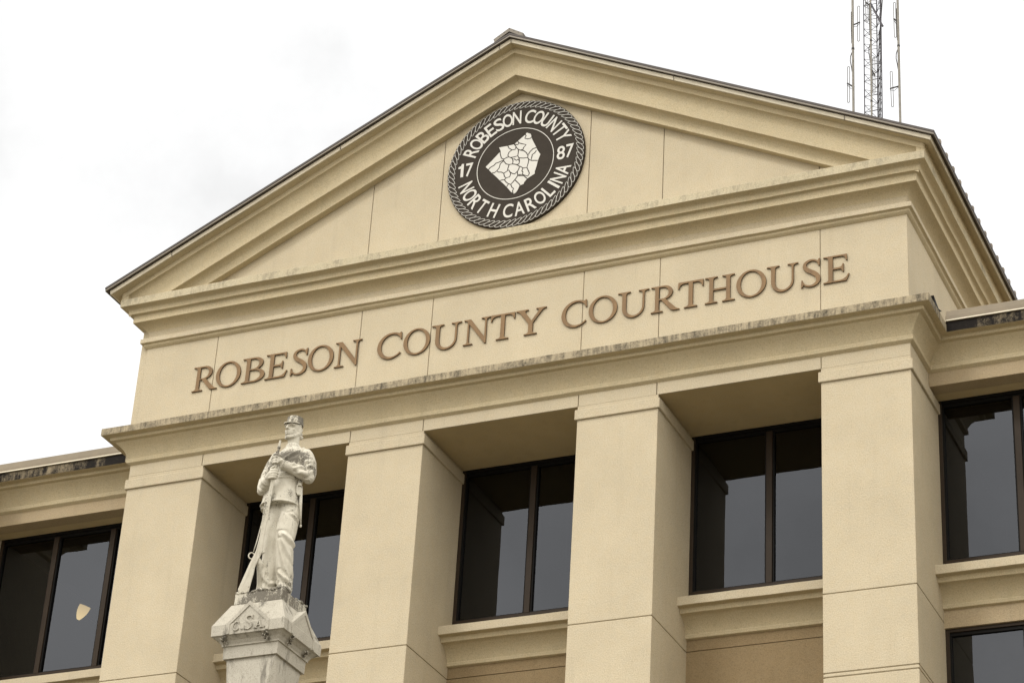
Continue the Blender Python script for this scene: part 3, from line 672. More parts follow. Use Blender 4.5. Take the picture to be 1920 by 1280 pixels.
SEALW = {'R': 0.62, 'O': 0.68, 'B': 0.60, 'E': 0.54, 'S': 0.60, 'N': 0.60, 'C': 0.66, 'U': 0.60, 'T': 0.58, 'Y': 0.66, 'H': 0.60, 'A': 0.68, 'L': 0.50, 'I': 0.17, '1': 0.28, '7': 0.50, '8': 0.54}
def seal_letter(ch, pos, rot):
    if ch == '1':
        me = curve_mesh([[[Vector(p) for p in ((0.05, 0), (0.105, 0), (0.105, 0.285), (0.062, 0.285), (0.050, 0.245), (0.0, 0.228), (0.0, 0.190), (0.05, 0.190))]]], 0.008, 0.0, lambda p: (pos[0]+p.x-0.06, pos[1]+p.y-0.1425), [M_WHITE, M_WHITE])
        o = bpy.data.objects.new('seal_letter', me); link(o, seal); o.location = (0, -0.056, 0); return
    me, cx_, cyy, h = sans(ch, 0.40, 0.004); k = 0.285/h
    gw = max(v.co.x for v in me.vertices)-min(v.co.x for v in me.vertices); kx = 0.285*SEALW.get(ch, 0.6)/gw
    cs, sn = math.cos(rot), math.sin(rot)
    for v in me.vertices:
        x, y = (v.co.x-cx_)*kx, (v.co.y-cyy)*k
        v.co = (pos[0]+x*cs-y*sn, -0.060-v.co.z, pos[1]+x*sn+y*cs)
    me.materials.clear(); me.materials.append(M_WHITE)
    bm = bmesh.new(); bm.from_mesh(me); bmesh.ops.recalc_face_normals(bm, faces=bm.faces); bm.to_mesh(me); bm.free()
    o = bpy.data.objects.new('seal_letter', me); link(o, seal)
for ch, a, low in SEALT:
    t = R(a); seal_letter(ch, (0.99*math.cos(t), 0.99*math.sin(t)), t-math.pi/2 if not low else t+math.pi/2)
for ch, x, z in (('1', -1.065, 0.07), ('7', -0.905, 0.06), ('8', 0.885, 0.035), ('7', 1.055, 0.045)): seal_letter(ch, (x, z), 0.0)

# ================================================================== RADIO MAST AND ANTENNAS (behind the gable)
mast = thing('lattice_mast', 'slim dark lattice radio mast rising behind the right roof slope', 'tower', (4.17, 9.12, 3.5+Z0))
def mp(x, y, z): return (x-4.17, y-9.12, z-3.5)
legs = [((3.932, 9.0), (3.998, 9.0)), ((4.318, 9.0), (4.392, 9.0)), ((4.125, 9.34), (4.195, 9.34))]
ZA, ZB = 3.5, 16.5
def legp(k, z): a, b = legs[k]; t = (z-11.0)/3.1; t = 0.35+(t-0.35)*0.55; return (a[0]*0.5+a[0]*0.5+(b[0]-a[0])*min(max(t, -1), 1.4)*0.6+0.012, a[1], z)
for k in range(3):
    mb = MB(); mb.tube([mp(*legp(k, ZA)), mp(*legp(k, 10)), mp(*legp(k, ZB))], 0.012, M_STEEL); mb.build('mast_leg', mast)
mb = MB(); z = ZA+0.3
while z < ZB-0.4:
    for a, b in ((0, 2), (2, 1), (0, 1)):
        p0, p1, q0, q1 = legp(a, z), legp(b, z), legp(a, z+0.265), legp(b, z+0.265)
        mb.tube([mp(*p0), mp(*p1)], 0.0056, M_STEEL, 5); mb.tube([mp(*p0), mp(*q1)], 0.0056, M_STEEL, 5)
        mb.tube([mp(*legp(a, z+0.19)), mp(*legp(b, z+0.02))], 0.0056, M_STEEL, 5)
    z += 0.405
mb.build('bracing', mast)
mb = MB(); mb.tube([mp(4.165, 9.28, 3.6), mp(4.175, 9.28, 8), mp(4.19, 9.27, 11.0), mp(4.215, 9.25, 12.6), mp(4.26, 9.2, 13.2), mp(4.34, 9.05, 13.5), mp(4.395, 9.0, 14.0), mp(4.42, 9.0, 14.6), mp(4.43, 9.0, 15.5)], 0.014, M_CABLE, 6)
mb.tube([mp(4.21, 9.3, 3.6), mp(4.22, 9.3, 11.5), mp(4.25, 9.3, 13.0), mp(4.27, 9.3, 15.5)], 0.011, M_CABLE, 6); mb.build('cable', mast)
mb = MB(); mb.tube([mp(4.150, 8.93, 13.90), mp(4.405, 8.95, 13.23)], 0.030, M_STEEL, 4); mb.build('boom', mast)
def antenna(label, pts, rad, loops, cab):
    x, y = pts[0][0], pts[0][1]
    t = thing('dipole_antenna', label, 'antenna', (x, y, 3.6+Z0), 'dipole antennas around the mast')
    def rp(p): return (p[0]-x, p[1]-y, p[2]-3.6)
    mb = MB(); mb.tube([rp(p) for p in pts], rad, M_POLE, 10); pole = mb.build('pole', t)
    mb = MB()
    for zc in cab: mb.tube([rp((pts[0][0]+(pts[1][0]-pts[0][0])*(zc-pts[0][2])/(pts[1][2]-pts[0][2]), y, zc-0.02)), rp((pts[0][0]+(pts[1][0]-pts[0][0])*(zc-pts[0][2])/(pts[1][2]-pts[0][2]), y, zc+0.02))], rad*1.25, M_CABLE, 10)
    zc = cab[0]; xc = pts[0][0]+(pts[1][0]-pts[0][0])*(zc-pts[0][2])/(pts[1][2]-pts[0][2])
    mb.tube([rp((xc-rad, y, zc-0.1)), rp((xc-rad*2.2, y, zc-0.2)), rp((xc-rad*2.4, y, zc-0.32)), rp((xc-rad*1.5, y, zc-0.47)), rp((xc-rad, y, zc-0.6))], 0.011, M_CABLE, 6)
    mb.tube([rp((xc-rad*0.9, y-0.01, zc+0.15)), rp((xc-rad*1.1, y-0.012, zc+0.5)), rp((xc-rad*0.9, y-0.01, zc+1.0))], 0.009, M_CABLE, 6)
    mb.build('band', t)
    for (xt, zt, xb, zb, bx, bz, ex, ez) in loops:
        mb = MB(); w = 0.0235; p = []
        nn = 6; zt2, zb2 = zt-w, zb+w
        for i in range(nn+1): a = math.pi*i/nn; p.append((xt-w*math.cos(a), y, zt2+w*math.sin(a)))
        for i in range(nn+1): a = math.pi*i/nn; p.append((xb+w*math.cos(a), y, zb2-w*math.sin(a)))
        p.append(p[0]); mb.tube([rp(q) for q in p], 0.0078, M_LOOP, 6, cap=False); lo = mb.build('dipole', t)
        mb = MB(); mb.tube([rp((bx, y, bz)), rp((ex, y, ez))], 0.017, M_CABLE, 6); mb.tube([rp((bx, y-0.01, bz-0.03)), rp(((bx+ex)/2, y-0.01, (bz+ez)/2-0.09)), rp((ex, y-0.01, ez-0.04))], 0.006, M_CABLE, 5)
        mb.build('bracket', lo)
antenna('whitish pole antenna with loop dipoles, standing left of the lattice mast', [(3.655, 9.0, 3.6), (3.735, 9.0, 16.0)], 0.027, [(3.859, 13.953, 3.845, 13.0, 3.70, 13.461, 3.885, 13.51), (3.607, 12.379, 3.598, 11.434, 3.728, 11.802, 3.573, 11.947), (3.60, 10.6, 3.59, 9.7, 3.70, 10.1, 3.60, 10.2), (3.86, 15.3, 3.86, 14.4, 3.73, 14.85, 3.87, 14.9)], [12.83, 9.6])
antenna('whitish pole antenna with loop dipoles, standing right of the lattice mast', [(4.695, 9.0, 3.6), (4.745, 9.0, 16.0)], 0.026, [(4.664, 13.845, 4.668, 12.899, 4.746, 13.272, 4.64, 13.41), (4.553, 12.028, 4.566, 11.097, 4.708, 11.60, 4.517, 11.582), (4.6, 10.3, 4.6, 9.4, 4.71, 9.85, 4.58, 9.85)], [12.66, 9.5])
antenna('whitish pole antenna standing in front of the lattice mast', [(4.062, 8.93, 3.6), (4.165, 8.93, 16.0)], 0.021, [(4.06, 14.06, 4.064, 13.417, 4.141, 13.83, 4.036, 13.967), (4.197, 12.436, 4.185, 11.49, 4.125, 12.146, 4.213, 11.953)], [12.9, 11.3])

# ================================================================== MONUMENT PEDESTAL
PX, PY = 4.207, -13.57; KY = 0.388/0.411
ped = thing('monument_pedestal', 'tall grey granite pedestal with gabled cap carrying the stone soldier', 'pedestal', (PX, PY, 0))
def sqrow(h, z, ch=0.0):
    hy = h*KY
    return [(-h+ch, -hy, z), (h-ch, -hy, z), (h, -hy+ch, z), (h, hy-ch, z), (h-ch, hy, z), (-h+ch, hy, z), (-h, hy-ch, z), (-h, -hy+ch, z)]
def tower(rows, name, mat, parent, bevel=0.004):
    mb = MB()
    for r_ in rows: mb.v += r_
    n = 8
    for i in range(len(rows)-1):
        for j in range(n): mb.f.append([i*n+j, i*n+(j+1) % n, (i+1)*n+(j+1) % n, (i+1)*n+j]); mb.m.append(mb.mi(mat))
    mb.f.append(list(range(n-1, -1, -1))); mb.f.append([(len(rows)-1)*n+j for j in range(n)]); mb.m += [0, 0]
    bm = None; return mb.build(name, parent, bevel)
zz = lambda z: z+Z0
c1 = 0.001
tower([sqrow(0.40, 2.2, 0.11), sqrow(0.33, zz(-14), 0.11), sqrow(0.278, zz(-10.95), 0.105), sqrow(0.276, zz(-10.83), 0.075), sqrow(0.274, zz(-10.52), c1), sqrow(0.273, zz(-10.45), c1)], 'shaft', M_GRANITE, ped)
tower([sqrow(1.1, 0.0, c1), sqrow(1.1, 0.35, c1), sqrow(0.85, 0.36, c1), sqrow(0.85, 0.75, c1), sqrow(0.6, 0.76, c1), sqrow(0.55, 2.1, c1), sqrow(0.45, 2.25, c1)], 'stepped_base', M_GRANITE, ped)
tower([sqrow(0.302, zz(-10.512), c1), sqrow(0.306, zz(-10.392), c1), sqrow(0.308, zz(-10.388), c1), sqrow(0.322, zz(-10.386), c1), sqrow(0.322, zz(-10.372), c1), sqrow(0.325, zz(-10.365), c1), sqrow(0.345, zz(-10.335), c1), sqrow(0.385, zz(-10.305), c1), sqrow(0.408, zz(-10.298), c1), sqrow(0.411, zz(-10.19), c1), sqrow(0.285, zz(-9.935), c1), sqrow(0.26, zz(-9.925), c1)], 'cap_block', M_GRANITE, ped)
# gables on the four faces
capo = None
for k in range(4):
    mb = MB(); hw, zb_, zs_, za_ = 0.238, -10.293, -10.182, -9.965
    f = 0.4165*KY if k % 2 == 0 else 0.4165
    def tr(p):
        x, y, z = p; a = k*math.pi/2; return (x*math.cos(a)-y*math.sin(a), x*math.sin(a)+y*math.cos(a), zz(z))
    o5 = [(-hw, zb_), (hw, zb_), (hw, zs_), (0, za_), (-hw, zs_)]; iw = hw-0.035
    i5 = [(-iw, zb_), (iw, zb_), (iw, zs_-0.014), (0, za_-0.046), (-iw, zs_-0.014)]
    mb.prism([tr((x, -f+0.010, z)) for x, z in o5], [tr((x, -0.2, z)) for x, z in o5], M_GRANITE)
    ring_f = [tr((x, -f, z)) for x, z in o5]; ring_i = [tr((x, -f, z)) for x, z in i5]; ring_ob = [tr((x, -f+0.0105, z)) for x, z in o5]; ring_ib = [tr((x, -f+0.0105, z)) for x, z in i5]
    for j in (1, 2, 3, 4):
        j2 = (j+1) % 5
        mb.poly([ring_f[j], ring_f[j2], ring_i[j2], ring_i[j]], M_GRANITE); mb.poly([ring_f[j], ring_ob[j], ring_ob[j2], ring_f[j2]], M_GRANITE); mb.poly([ring_i[j], ring_i[j2], ring_ib[j2], ring_ib[j]], M_GRANITE)
    mb.build('gable', ped)
M_CARVE = simple('lichened_carving', (0.10, 0.09, 0.07), 0.9, 0.0, 0.5, 40.0, 0.1)
for sx, sy in ((-0.27, -1), (0.20, -1), (0.335, 0), (0.335, 1)):              # weathered leaf carvings under the cap
    mb = MB()
    for q in range(20):
        t_ = random.uniform(0, 6.28); ra = random.uniform(0, 1)**0.6
        a, b_ = ra*0.036*math.cos(t_), ra*0.046*math.sin(t_); z_ = -10.338+b_
        r_ = 0.345 + max(0, (z_+10.365))*1.0
        c_ = Vector((sx+a, -r_*KY, zz(z_))) if sy == -1 else Vector((r_, (-0.16 if sy == 0 else 0.17)+a, zz(z_)))
        d_ = Vector((random.uniform(-1, 1), random.uniform(-1, 1), random.uniform(-1, 1))).normalized()*0.010
        mb.tube([c_-d_, c_+d_*0.2+Vector((0, -0.004, 0)), c_+d_], random.uniform(0.005, 0.009), random.choice([M_CARVE, M_GRANITE]), 6, 0.004)
    mb.build('carved_leaf', ped, smooth=True)

CSA = "C . S . A ."
GL['A'] = "M 0,0 L 34,0 L 34,4 Q 22,4 25,12 L 31,30 L 63,30 L 70,10 Q 72,4 60,4 L 60,0 L 100,0 L 100,4 Q 90,4 86,12 L 54,100 L 46,100 L 14,12 Q 10,4 0,4 M 34,37 L 60,37 L 47,76"
for ch, xa, wd, hh in (('C', -0.170, 0.078, 0.00090), ('.', -0.075, 0.022, 0.0009), ('S', -0.038, 0.092, 0.00145), ('.', 0.072, 0.022, 0.0009), ('A', 0.082, 0.092, 0.00090), ('.', 0.180, 0.022, 0.0009)):
    g = [[ell(10, 10, 10, 10, 10)]] if ch == '.' else glyph(ch)
    px = [p.x for gr in g for lp in gr for p in lp]; gx0, gx1 = min(px), max(px); sx = wd/(gx1-gx0)
    me = curve_mesh(g, 0.016, 0.0, lambda p: ((p.x-gx0)*sx, p.y*hh), [M_GRANITE, M_GRANITE])
    o = bpy.data.objects.new('carved_letter', me); link(o, ped); o.location = (xa, -0.4165*KY+0.010, zz(-10.268))
# marble plinth under the figure, with a rough broken top edge
mb = MB(); rows = [sqrow(0.262, zz(-9.928), 0.003), sqrow(0.268, zz(-9.92), 0.003), sqrow(0.268, zz(-9.81), 0.003), sqrow(0.262, zz(-9.803), 0.004), sqrow(0.2, zz(-9.80), 0.004)]
plinth_rows = rows

# ================================================================== SOLDIER STATUE
ROT = math.atan2(0.516, 0.857)
sol = thing('soldier_statue', 'weathered white marble soldier in kepi holding a rifle upright on the pedestal', 'statue', (PX, PY, zz(-9.80)), None, ROT)
def L3(p, q, z): return Vector((p, -q, z))
def cap_mesh(bm, pts, rads, k=16, sx=1.0):
    """closed tube with rounded ends through pts"""
    P = [Vector(p) for p in pts]; rows = []
    ext = []
    d0 = (P[1]-P[0]).normalized(); d1 = (P[-1]-P[-2]).normalized()
    seq = [(P[0]-d0*rads[0]*0.87, rads[0]*0.5), (P[0]-d0*rads[0]*0.5, rads[0]*0.87)] + list(zip(P, rads)) + [(P[-1]+d1*rads[-1]*0.5, rads[-1]*0.87), (P[-1]+d1*rads[-1]*0.87, rads[-1]*0.5)]
    up = None
    for i, (p, r_) in enumerate(seq):
        d = (seq[min(i+1, len(seq)-1)][0]-seq[max(i-1, 0)][0]).normalized()
        if up is None: up = d.orthogonal()
        a = (up-d*up.dot(d)).normalized(); up = a; c = d.cross(a)
        rows.append([bm.verts.new(p+a*(r_*math.cos(2*math.pi*j/k))+c*(r_*math.sin(2*math.pi*j/k))) for j in range(k)])
    for i in range(len(rows)-1):
        for j in range(k): bm.faces.new([rows[i][j], rows[i][(j+1) % k], rows[i+1][(j+1) % k], rows[i+1][j]])
    bm.faces.new(rows[0][::-1]); bm.faces.new(rows[-1])
def ellipsoid(bm, c, r_, rot=None, k=18):
    m = Matrix.Translation(c) @ (rot.to_4x4() if rot else Matrix.Identity(4)) @ Matrix.Diagonal((*r_, 1))
    bmesh.ops.create_uvsphere(bm, u_segments=k, v_segments=k//2+2, radius=1.0, matrix=m)
def loft(bm, secs, k=28):
    """secs: (centre, lateral axis, facing axis, half-width, half-depth, power)"""
    rows = []
    for c, la, fa, a, b, pw in secs:
        row = []
        for j in range(k):
            t = 2*math.pi*j/k; cs, sn = math.cos(t), math.sin(t)
            x = a*math.copysign(abs(cs)**pw, cs); y = b*math.copysign(abs(sn)**pw, sn)
            row.append(bm.verts.new(c+la*x+fa*y))
        rows.append(row)
    for i in range(len(rows)-1):
        for j in range(k): bm.faces.new([rows[i][j], rows[i][(j+1) % k], rows[i+1][(j+1) % k], rows[i+1][j]])
    bm.faces.new(rows[0][::-1]); bm.faces.new(rows[-1])
LA = L3(0.857, 0.516, 0); FA = L3(-0.516, 0.857, 0)          # the figure's left and front
UPV = Vector((0, 0, 1))
bm = bmesh.new()
# legs
cap_mesh(bm, [L3(0.082, 0.02, 1.06), L3(0.084, 0.040, 0.92), L3(0.075, 0.075, 0.72), L3(0.075, 0.095, 0.60), L3(0.085, 0.07, 0.44), L3(0.108, 0.06, 0.26), L3(0.122, 0.06, 0.10)], [0.104, 0.114, 0.106, 0.092, 0.094, 0.090, 0.082])
cap_mesh(bm, [L3(-0.03, -0.04, 1.06), L3(-0.040, -0.03, 0.90), L3(-0.055, -0.01, 0.62), L3(-0.050, -0.02, 0.46), L3(-0.045, -0.03, 0.26), L3(-0.045, -0.03, 0.09)], [0.112, 0.112, 0.094, 0.092, 0.093, 0.090])
for (hx, hq), (tx, tq) in (((0.135, 0.02), (0.06, 0.22)), ((-0.03, -0.04), (-0.13, 0.15))):
    cap_mesh(bm, [L3(hx, hq, 0.035), L3((hx+tx)/2, (hq+tq)/2, 0.045), L3(tx, tq, 0.022)], [0.045, 0.05, 0.038])
# tree-stump support behind the right leg
cap_mesh(bm, [L3(-0.10, -0.05, 0.0), L3(-0.105, -0.02, 0.18), L3(-0.125, 0.03, 0.28), L3(-0.152, 0.072, 0.35), L3(-0.180, 0.09, 0.40)], [0.056, 0.052, 0.046, 0.036, 0.026])
# coat: torso and skirt
secs = []
for z, p, q, a, b, pw in ((1.020, -0.012, -0.012, 0.200, 0.184, 0.9), (1.04, -0.010, -0.010, 0.204, 0.188, 0.9), (1.16, -0.002, 0.002, 0.184, 0.160, 0.92), (1.26, 0.012, 0.010, 0.158, 0.132, 0.95), (1.325, 0.025, 0.015, 0.150, 0.122, 0.95),
                          (1.42, 0.038, 0.02, 0.166, 0.134, 0.95), (1.52, 0.048, 0.02, 0.186, 0.142, 0.95), (1.59, 0.052, 0.015, 0.190, 0.130, 0.95), (1.645, 0.055, 0.005, 0.172, 0.105, 1.0), (1.69, 0.056, 0.0, 0.115, 0.085, 1.0), (1.72, 0.056, 0.0, 0.078, 0.072, 1.0)):
    secs.append((L3(p, q, z), LA, FA, a, b, pw))
loft(bm, secs)
# long back tail of the coat on the right hip
loft(bm, [(L3(-0.125, -0.03, 0.99), LA, FA, 0.085, 0.075, 0.9), (L3(-0.115, -0.02, 1.12), LA, FA, 0.085, 0.085, 0.9), (L3(-0.07, 0.0, 1.28), LA, FA, 0.07, 0.08, 1)])
# rolled hem
hem = [L3(-0.010, -0.010, 1.026) + LA*(0.203*math.copysign(abs(math.cos(t))**0.9, math.cos(t))) + FA*(0.187*math.copysign(abs(math.sin(t))**0.9, math.sin(t))) for t in [math.pi*i/16 for i in range(-2, 15)]]
cap_mesh(bm, hem, [0.009]*len(hem), 8)
# belt
for zc, rr_ in ((1.312, 0.017), (1.335, 0.017), (1.355, 0.015)):
    bl = [L3(0.027, 0.015, zc) + LA*(0.152*math.cos(t)) + FA*(0.124*math.sin(t)) for t in [2*math.pi*i/32 for i in range(33)]]
    cap_mesh(bm, bl, [rr_]*33, 8)
# collar and neck
loft(bm, [(L3(0.054, 0.0, 1.665), LA, FA, 0.086, 0.082, 1.0), (L3(0.052, 0.01, 1.72), LA, FA, 0.076, 0.074, 1.0), (L3(0.050, 0.012, 1.735), LA, FA, 0.072, 0.072, 1.0)])
cap_mesh(bm, [L3(0.055, 0.0, 1.68), L3(0.050, 0.012, 1.78), L3(0.045, 0.015, 1.84)], [0.060, 0.060, 0.064])
# shoulders and arms
cap_mesh(bm, [L3(0.185, 0.075, 1.595), L3(0.225, 0.10, 1.50), L3(0.243, 0.135, 1.38), L3(0.238, 0.150, 1.325)], [0.088, 0.084, 0.076, 0.068])
cap_mesh(bm, [L3(0.240, 0.150, 1.330), L3(0.16, 0.195, 1.350), L3(0.06, 0.215, 1.385), L3(-0.025, 0.215, 1.405)], [0.066, 0.062, 0.056, 0.052])
cap_mesh(bm, [L3(-0.085, -0.065, 1.600), L3(-0.140, -0.05, 1.48), L3(-0.195, -0.02, 1.30), L3(-0.212, 0.0, 1.205)], [0.084, 0.078, 0.066, 0.060])
cap_mesh(bm, [L3(-0.212, 0.0, 1.200), L3(-0.200, 0.07, 1.215), L3(-0.182, 0.135, 1.238)], [0.060, 0.054, 0.050])
# shoulder seam roll
# rifle axis (for the hands)
RB = L3(-0.178, 0.115, 0.455); RM = L3(-0.086, 0.225, 1.676)
def rax(z): t = (z-RB.z)/(RM.z-RB.z); return RB.lerp(RM, t)
rd = (RM-RB).normalized(); toward = L3(0, 1, 0); side = rd.cross(toward).normalized()
# left hand: back of the hand to the viewer, fingers over the barrel
hz = 1.455; hc = rax(hz)
cap_mesh(bm, [L3(-0.03, 0.222, 1.408), L3(-0.062, 0.252, 1.432), hc+toward*0.030+L3(0.028, 0, 0.0)], [0.036, 0.034, 0.028], 12)
for i, (dz, ln) in enumerate(((0.046, 1.0), (0.016, 1.05), (-0.014, 1.0), (-0.040, 0.85))):
    c = rax(hz+dz)
    cap_mesh(bm, [c+toward*0.036+L3(0.034, 0, -0.006), c+toward*0.042+L3(-0.004, 0, 0), c+toward*0.024+L3(-0.034*ln, 0, 0.002), c-toward*0.006+L3(-0.036*ln, 0, 0)], [0.0135, 0.0135, 0.0125, 0.011], 10)
c = rax(hz+0.066); cap_mesh(bm, [hc+toward*0.02+L3(0.030, 0, 0.02), c+toward*0.020+L3(0.024, 0, -0.01), c+toward*0.030+L3(-0.012, 0, 0.012)], [0.016, 0.015, 0.012], 10)
# right hand below it
hz = 1.292; hc = rax(hz)
cap_mesh(bm, [L3(-0.182, 0.135, 1.238), L3(-0.170, 0.180, 1.262), hc+toward*0.022+L3(-0.032, 0, 0)], [0.034, 0.034, 0.029], 12)
for i, (dz, ln) in enumerate(((0.044, 1.0), (0.016, 1.08), (-0.012, 1.02), (-0.038, 0.86))):
    c = rax(hz+dz)
    cap_mesh(bm, [c+toward*0.030+L3(-0.036, 0, -0.010), c+toward*0.044+L3(0.0, 0, -0.004), c+toward*0.030+L3(0.030*ln, 0, 0.0), c+toward*0.004+L3(0.036*ln, 0, 0)], [0.0140, 0.0140, 0.0128, 0.011], 10)
c = rax(hz+0.07); cap_mesh(bm, [hc+toward*0.01+L3(-0.034, 0, 0.02), c+toward*0.010+L3(-0.032, 0, 0), c+toward*0.028+L3(-0.010, 0, 0.012)], [0.016, 0.014, 0.012], 10)
# head
HF = L3(-0.60, 0.80, 0.09).normalized(); HL = UPV.cross(HF).normalized(); HU = HF.cross(HL).normalized()
HC = L3(0.032, 0.02, 1.895)
def hp(l, f, u_): return HC + HL*l + HF*f + HU*u_
hrot = Matrix((HL, HF, HU)).transposed()
ellipsoid(bm, hp(0, -0.012, 0.035), (0.078, 0.098, 0.092), hrot)
ellipsoid(bm, hp(0, 0.012, -0.028), (0.066, 0.080, 0.088), hrot)
ellipsoid(bm, hp(0, 0.055, -0.090), (0.025, 0.022, 0.024), hrot)               # chin
for s_ in (-1, 1):
    cap_mesh(bm, [hp(s_*0.056, 0.0, -0.055), hp(s_*0.042, 0.035, -0.088), hp(s_*0.014, 0.056, -0.099)], [0.022, 0.020, 0.017], 10)   # jaw
    ellipsoid(bm, hp(s_*0.042, 0.054, -0.018), (0.022, 0.018, 0.020), hrot, 12) # cheekbone
    cap_mesh(bm, [hp(s_*0.012, 0.092, 0.036), hp(s_*0.034, 0.086, 0.042), hp(s_*0.056, 0.062, 0.034)], [0.0105, 0.0125, 0.011], 10)   # brow
    ellipsoid(bm, hp(s_*0.078, -0.020, -0.010), (0.012, 0.022, 0.036), hrot, 12) # ear
    for q in range(26):                                                         # wavy hair over the ears
        a, b_ = random.uniform(-0.075, 0.012), random.uniform(-0.065, 0.060)
        ellipsoid(bm, hp(s_*(0.072-max(0, -a-0.02)*0.35), a-0.012, b_+0.01), (0.013, 0.016, 0.014), hrot, 8)
for q in range(20):
    ellipsoid(bm, hp(random.uniform(-0.055, 0.055), -0.095, random.uniform(-0.06, 0.05)), (0.018, 0.014, 0.016), hrot, 8)
cap_mesh(bm, [hp(0, 0.088, 0.034), hp(0, 0.106, 0.002), hp(0, 0.112, -0.016)], [0.0105, 0.0115, 0.0135], 10)    # nose
for s_ in (-1, 1): ellipsoid(bm, hp(s_*0.014, 0.094, -0.019), (0.010, 0.012, 0.009), hrot, 10)
cap_mesh(bm, [hp(-0.024, 0.080, -0.050), hp(0, 0.094, -0.045), hp(0.024, 0.080, -0.050)], [0.006, 0.0085, 0.006], 8)  # lips
cap_mesh(bm, [hp(-0.019, 0.078, -0.066), hp(0, 0.089, -0.066), hp(0.019, 0.078, -0.066)], [0.006, 0.009, 0.006], 8)
# cloth folds: thin ridges that melt into the surface
FOLDS = []
def fold(pts, r0=0.012): FOLDS.append((pts, r0, min(p.z for p in pts)-0.05, max(p.z for p in pts)+0.05))
fold([L3(0.00, 0.165, 0.665), L3(0.06, 0.185, 0.650), L3(0.13, 0.165, 0.600), L3(0.165, 0.11, 0.57)], 0.017)
fold([L3(0.02, 0.165, 0.63), L3(0.07, 0.175, 0.54), L3(0.12, 0.145, 0.45), L3(0.16, 0.10, 0.38)], 0.014)
fold([L3(0.01, 0.150, 0.60), L3(0.05, 0.160, 0.45), L3(0.10, 0.145, 0.30), L3(0.15, 0.12, 0.20)], 0.013)
fold([L3(0.04, 0.125, 0.26), L3(0.10, 0.145, 0.20), L3(0.17, 0.12, 0.16)], 0.015)
fold([L3(0.03, 0.125, 0.13), L3(0.10, 0.155, 0.10), L3(0.18, 0.11, 0.07)], 0.016)
fold([L3(-0.03, 0.135, 0.98), L3(0.05, 0.178, 0.935), L3(0.14, 0.155, 0.975)], 0.013)
fold([L3(0.02, 0.165, 0.97), L3(0.11, 0.168, 0.90), L3(0.18, 0.10, 0.86)], 0.012)
fold([L3(-0.09, 0.055, 0.22), L3(-0.04, 0.065, 0.15), L3(0.02, 0.05, 0.17)], 0.014)
fold([L3(-0.11, 0.045, 0.30), L3(-0.095, 0.06, 0.16), L3(-0.10, 0.05, 0.05)], 0.013)
fold([L3(0.10, 0.245, 1.37), L3(0.17, 0.235, 1.40), L3(0.25, 0.19, 1.44)], 0.016)
fold([L3(0.14, 0.255, 1.33), L3(0.21, 0.215, 1.33), L3(0.27, 0.18, 1.38)], 0.016)
fold([L3(0.08, 0.255, 1.42), L3(0.15, 0.225, 1.43), L3(0.20, 0.185, 1.49)], 0.014)
fold([L3(-0.22, 0.06, 1.17), L3(-0.245, 0.01, 1.23), L3(-0.235, -0.01, 1.32)], 0.014)
fold([L3(-0.20, 0.10, 1.19), L3(-0.235, 0.05, 1.24), L3(-0.225, 0.02, 1.34)], 0.013)
fold([L3(-0.16, 0.03, 1.52), L3(-0.195, 0.04, 1.40), L3(-0.215, 0.05, 1.28)], 0.013)
# cuffs
def ring(c, ax, r_, th):
    a = ax.orthogonal().normalized(); b_ = ax.cross(a).normalized()
    cap_mesh(bm, [c+a*(r_*math.cos(t))+b_*(r_*math.sin(t)) for t in [2*math.pi*i/20 for i in range(21)]], [th]*21, 8)
ring(L3(-0.030, 0.215, 1.406), (L3(-0.085, 0, 0.03)).normalized(), 0.047, 0.010)
ring(L3(-0.182, 0.135, 1.238), (L3(0.02, 0.065, 0.023)).normalized(), 0.046, 0.010)
ring(L3(0.19, 0.08, 1.60), L3(0.75, 0.45, 0.1).normalized(), 0.089, 0.006)      # armhole seam
# cross strap from the left shoulder
fold([L3(0.155, 0.10, 1.665), L3(0.10, 0.145, 1.60), L3(0.02, 0.165, 1.555), L3(-0.04, 0.150, 1.52)], 0.014)
me = bpy.data.meshes.new('soldier_raw'); bmesh.ops.recalc_face_normals(bm, faces=bm.faces); bm.to_mesh(me); bm.free()
tmp = bpy.data.objects.new('tmp', me); C.objects.link(tmp)
md = tmp.modifiers.new('r', 'REMESH'); md.mode = 'VOXEL'; md.voxel_size = 0.0055
sm_ = tmp.modifiers.new('s', 'SMOOTH'); sm_.factor = 0.5; sm_.iterations = 3
dg = bpy.context.evaluated_depsgraph_get(); bme = bpy.data.meshes.new_from_object(tmp.evaluated_get(dg)); bpy.data.objects.remove(tmp)
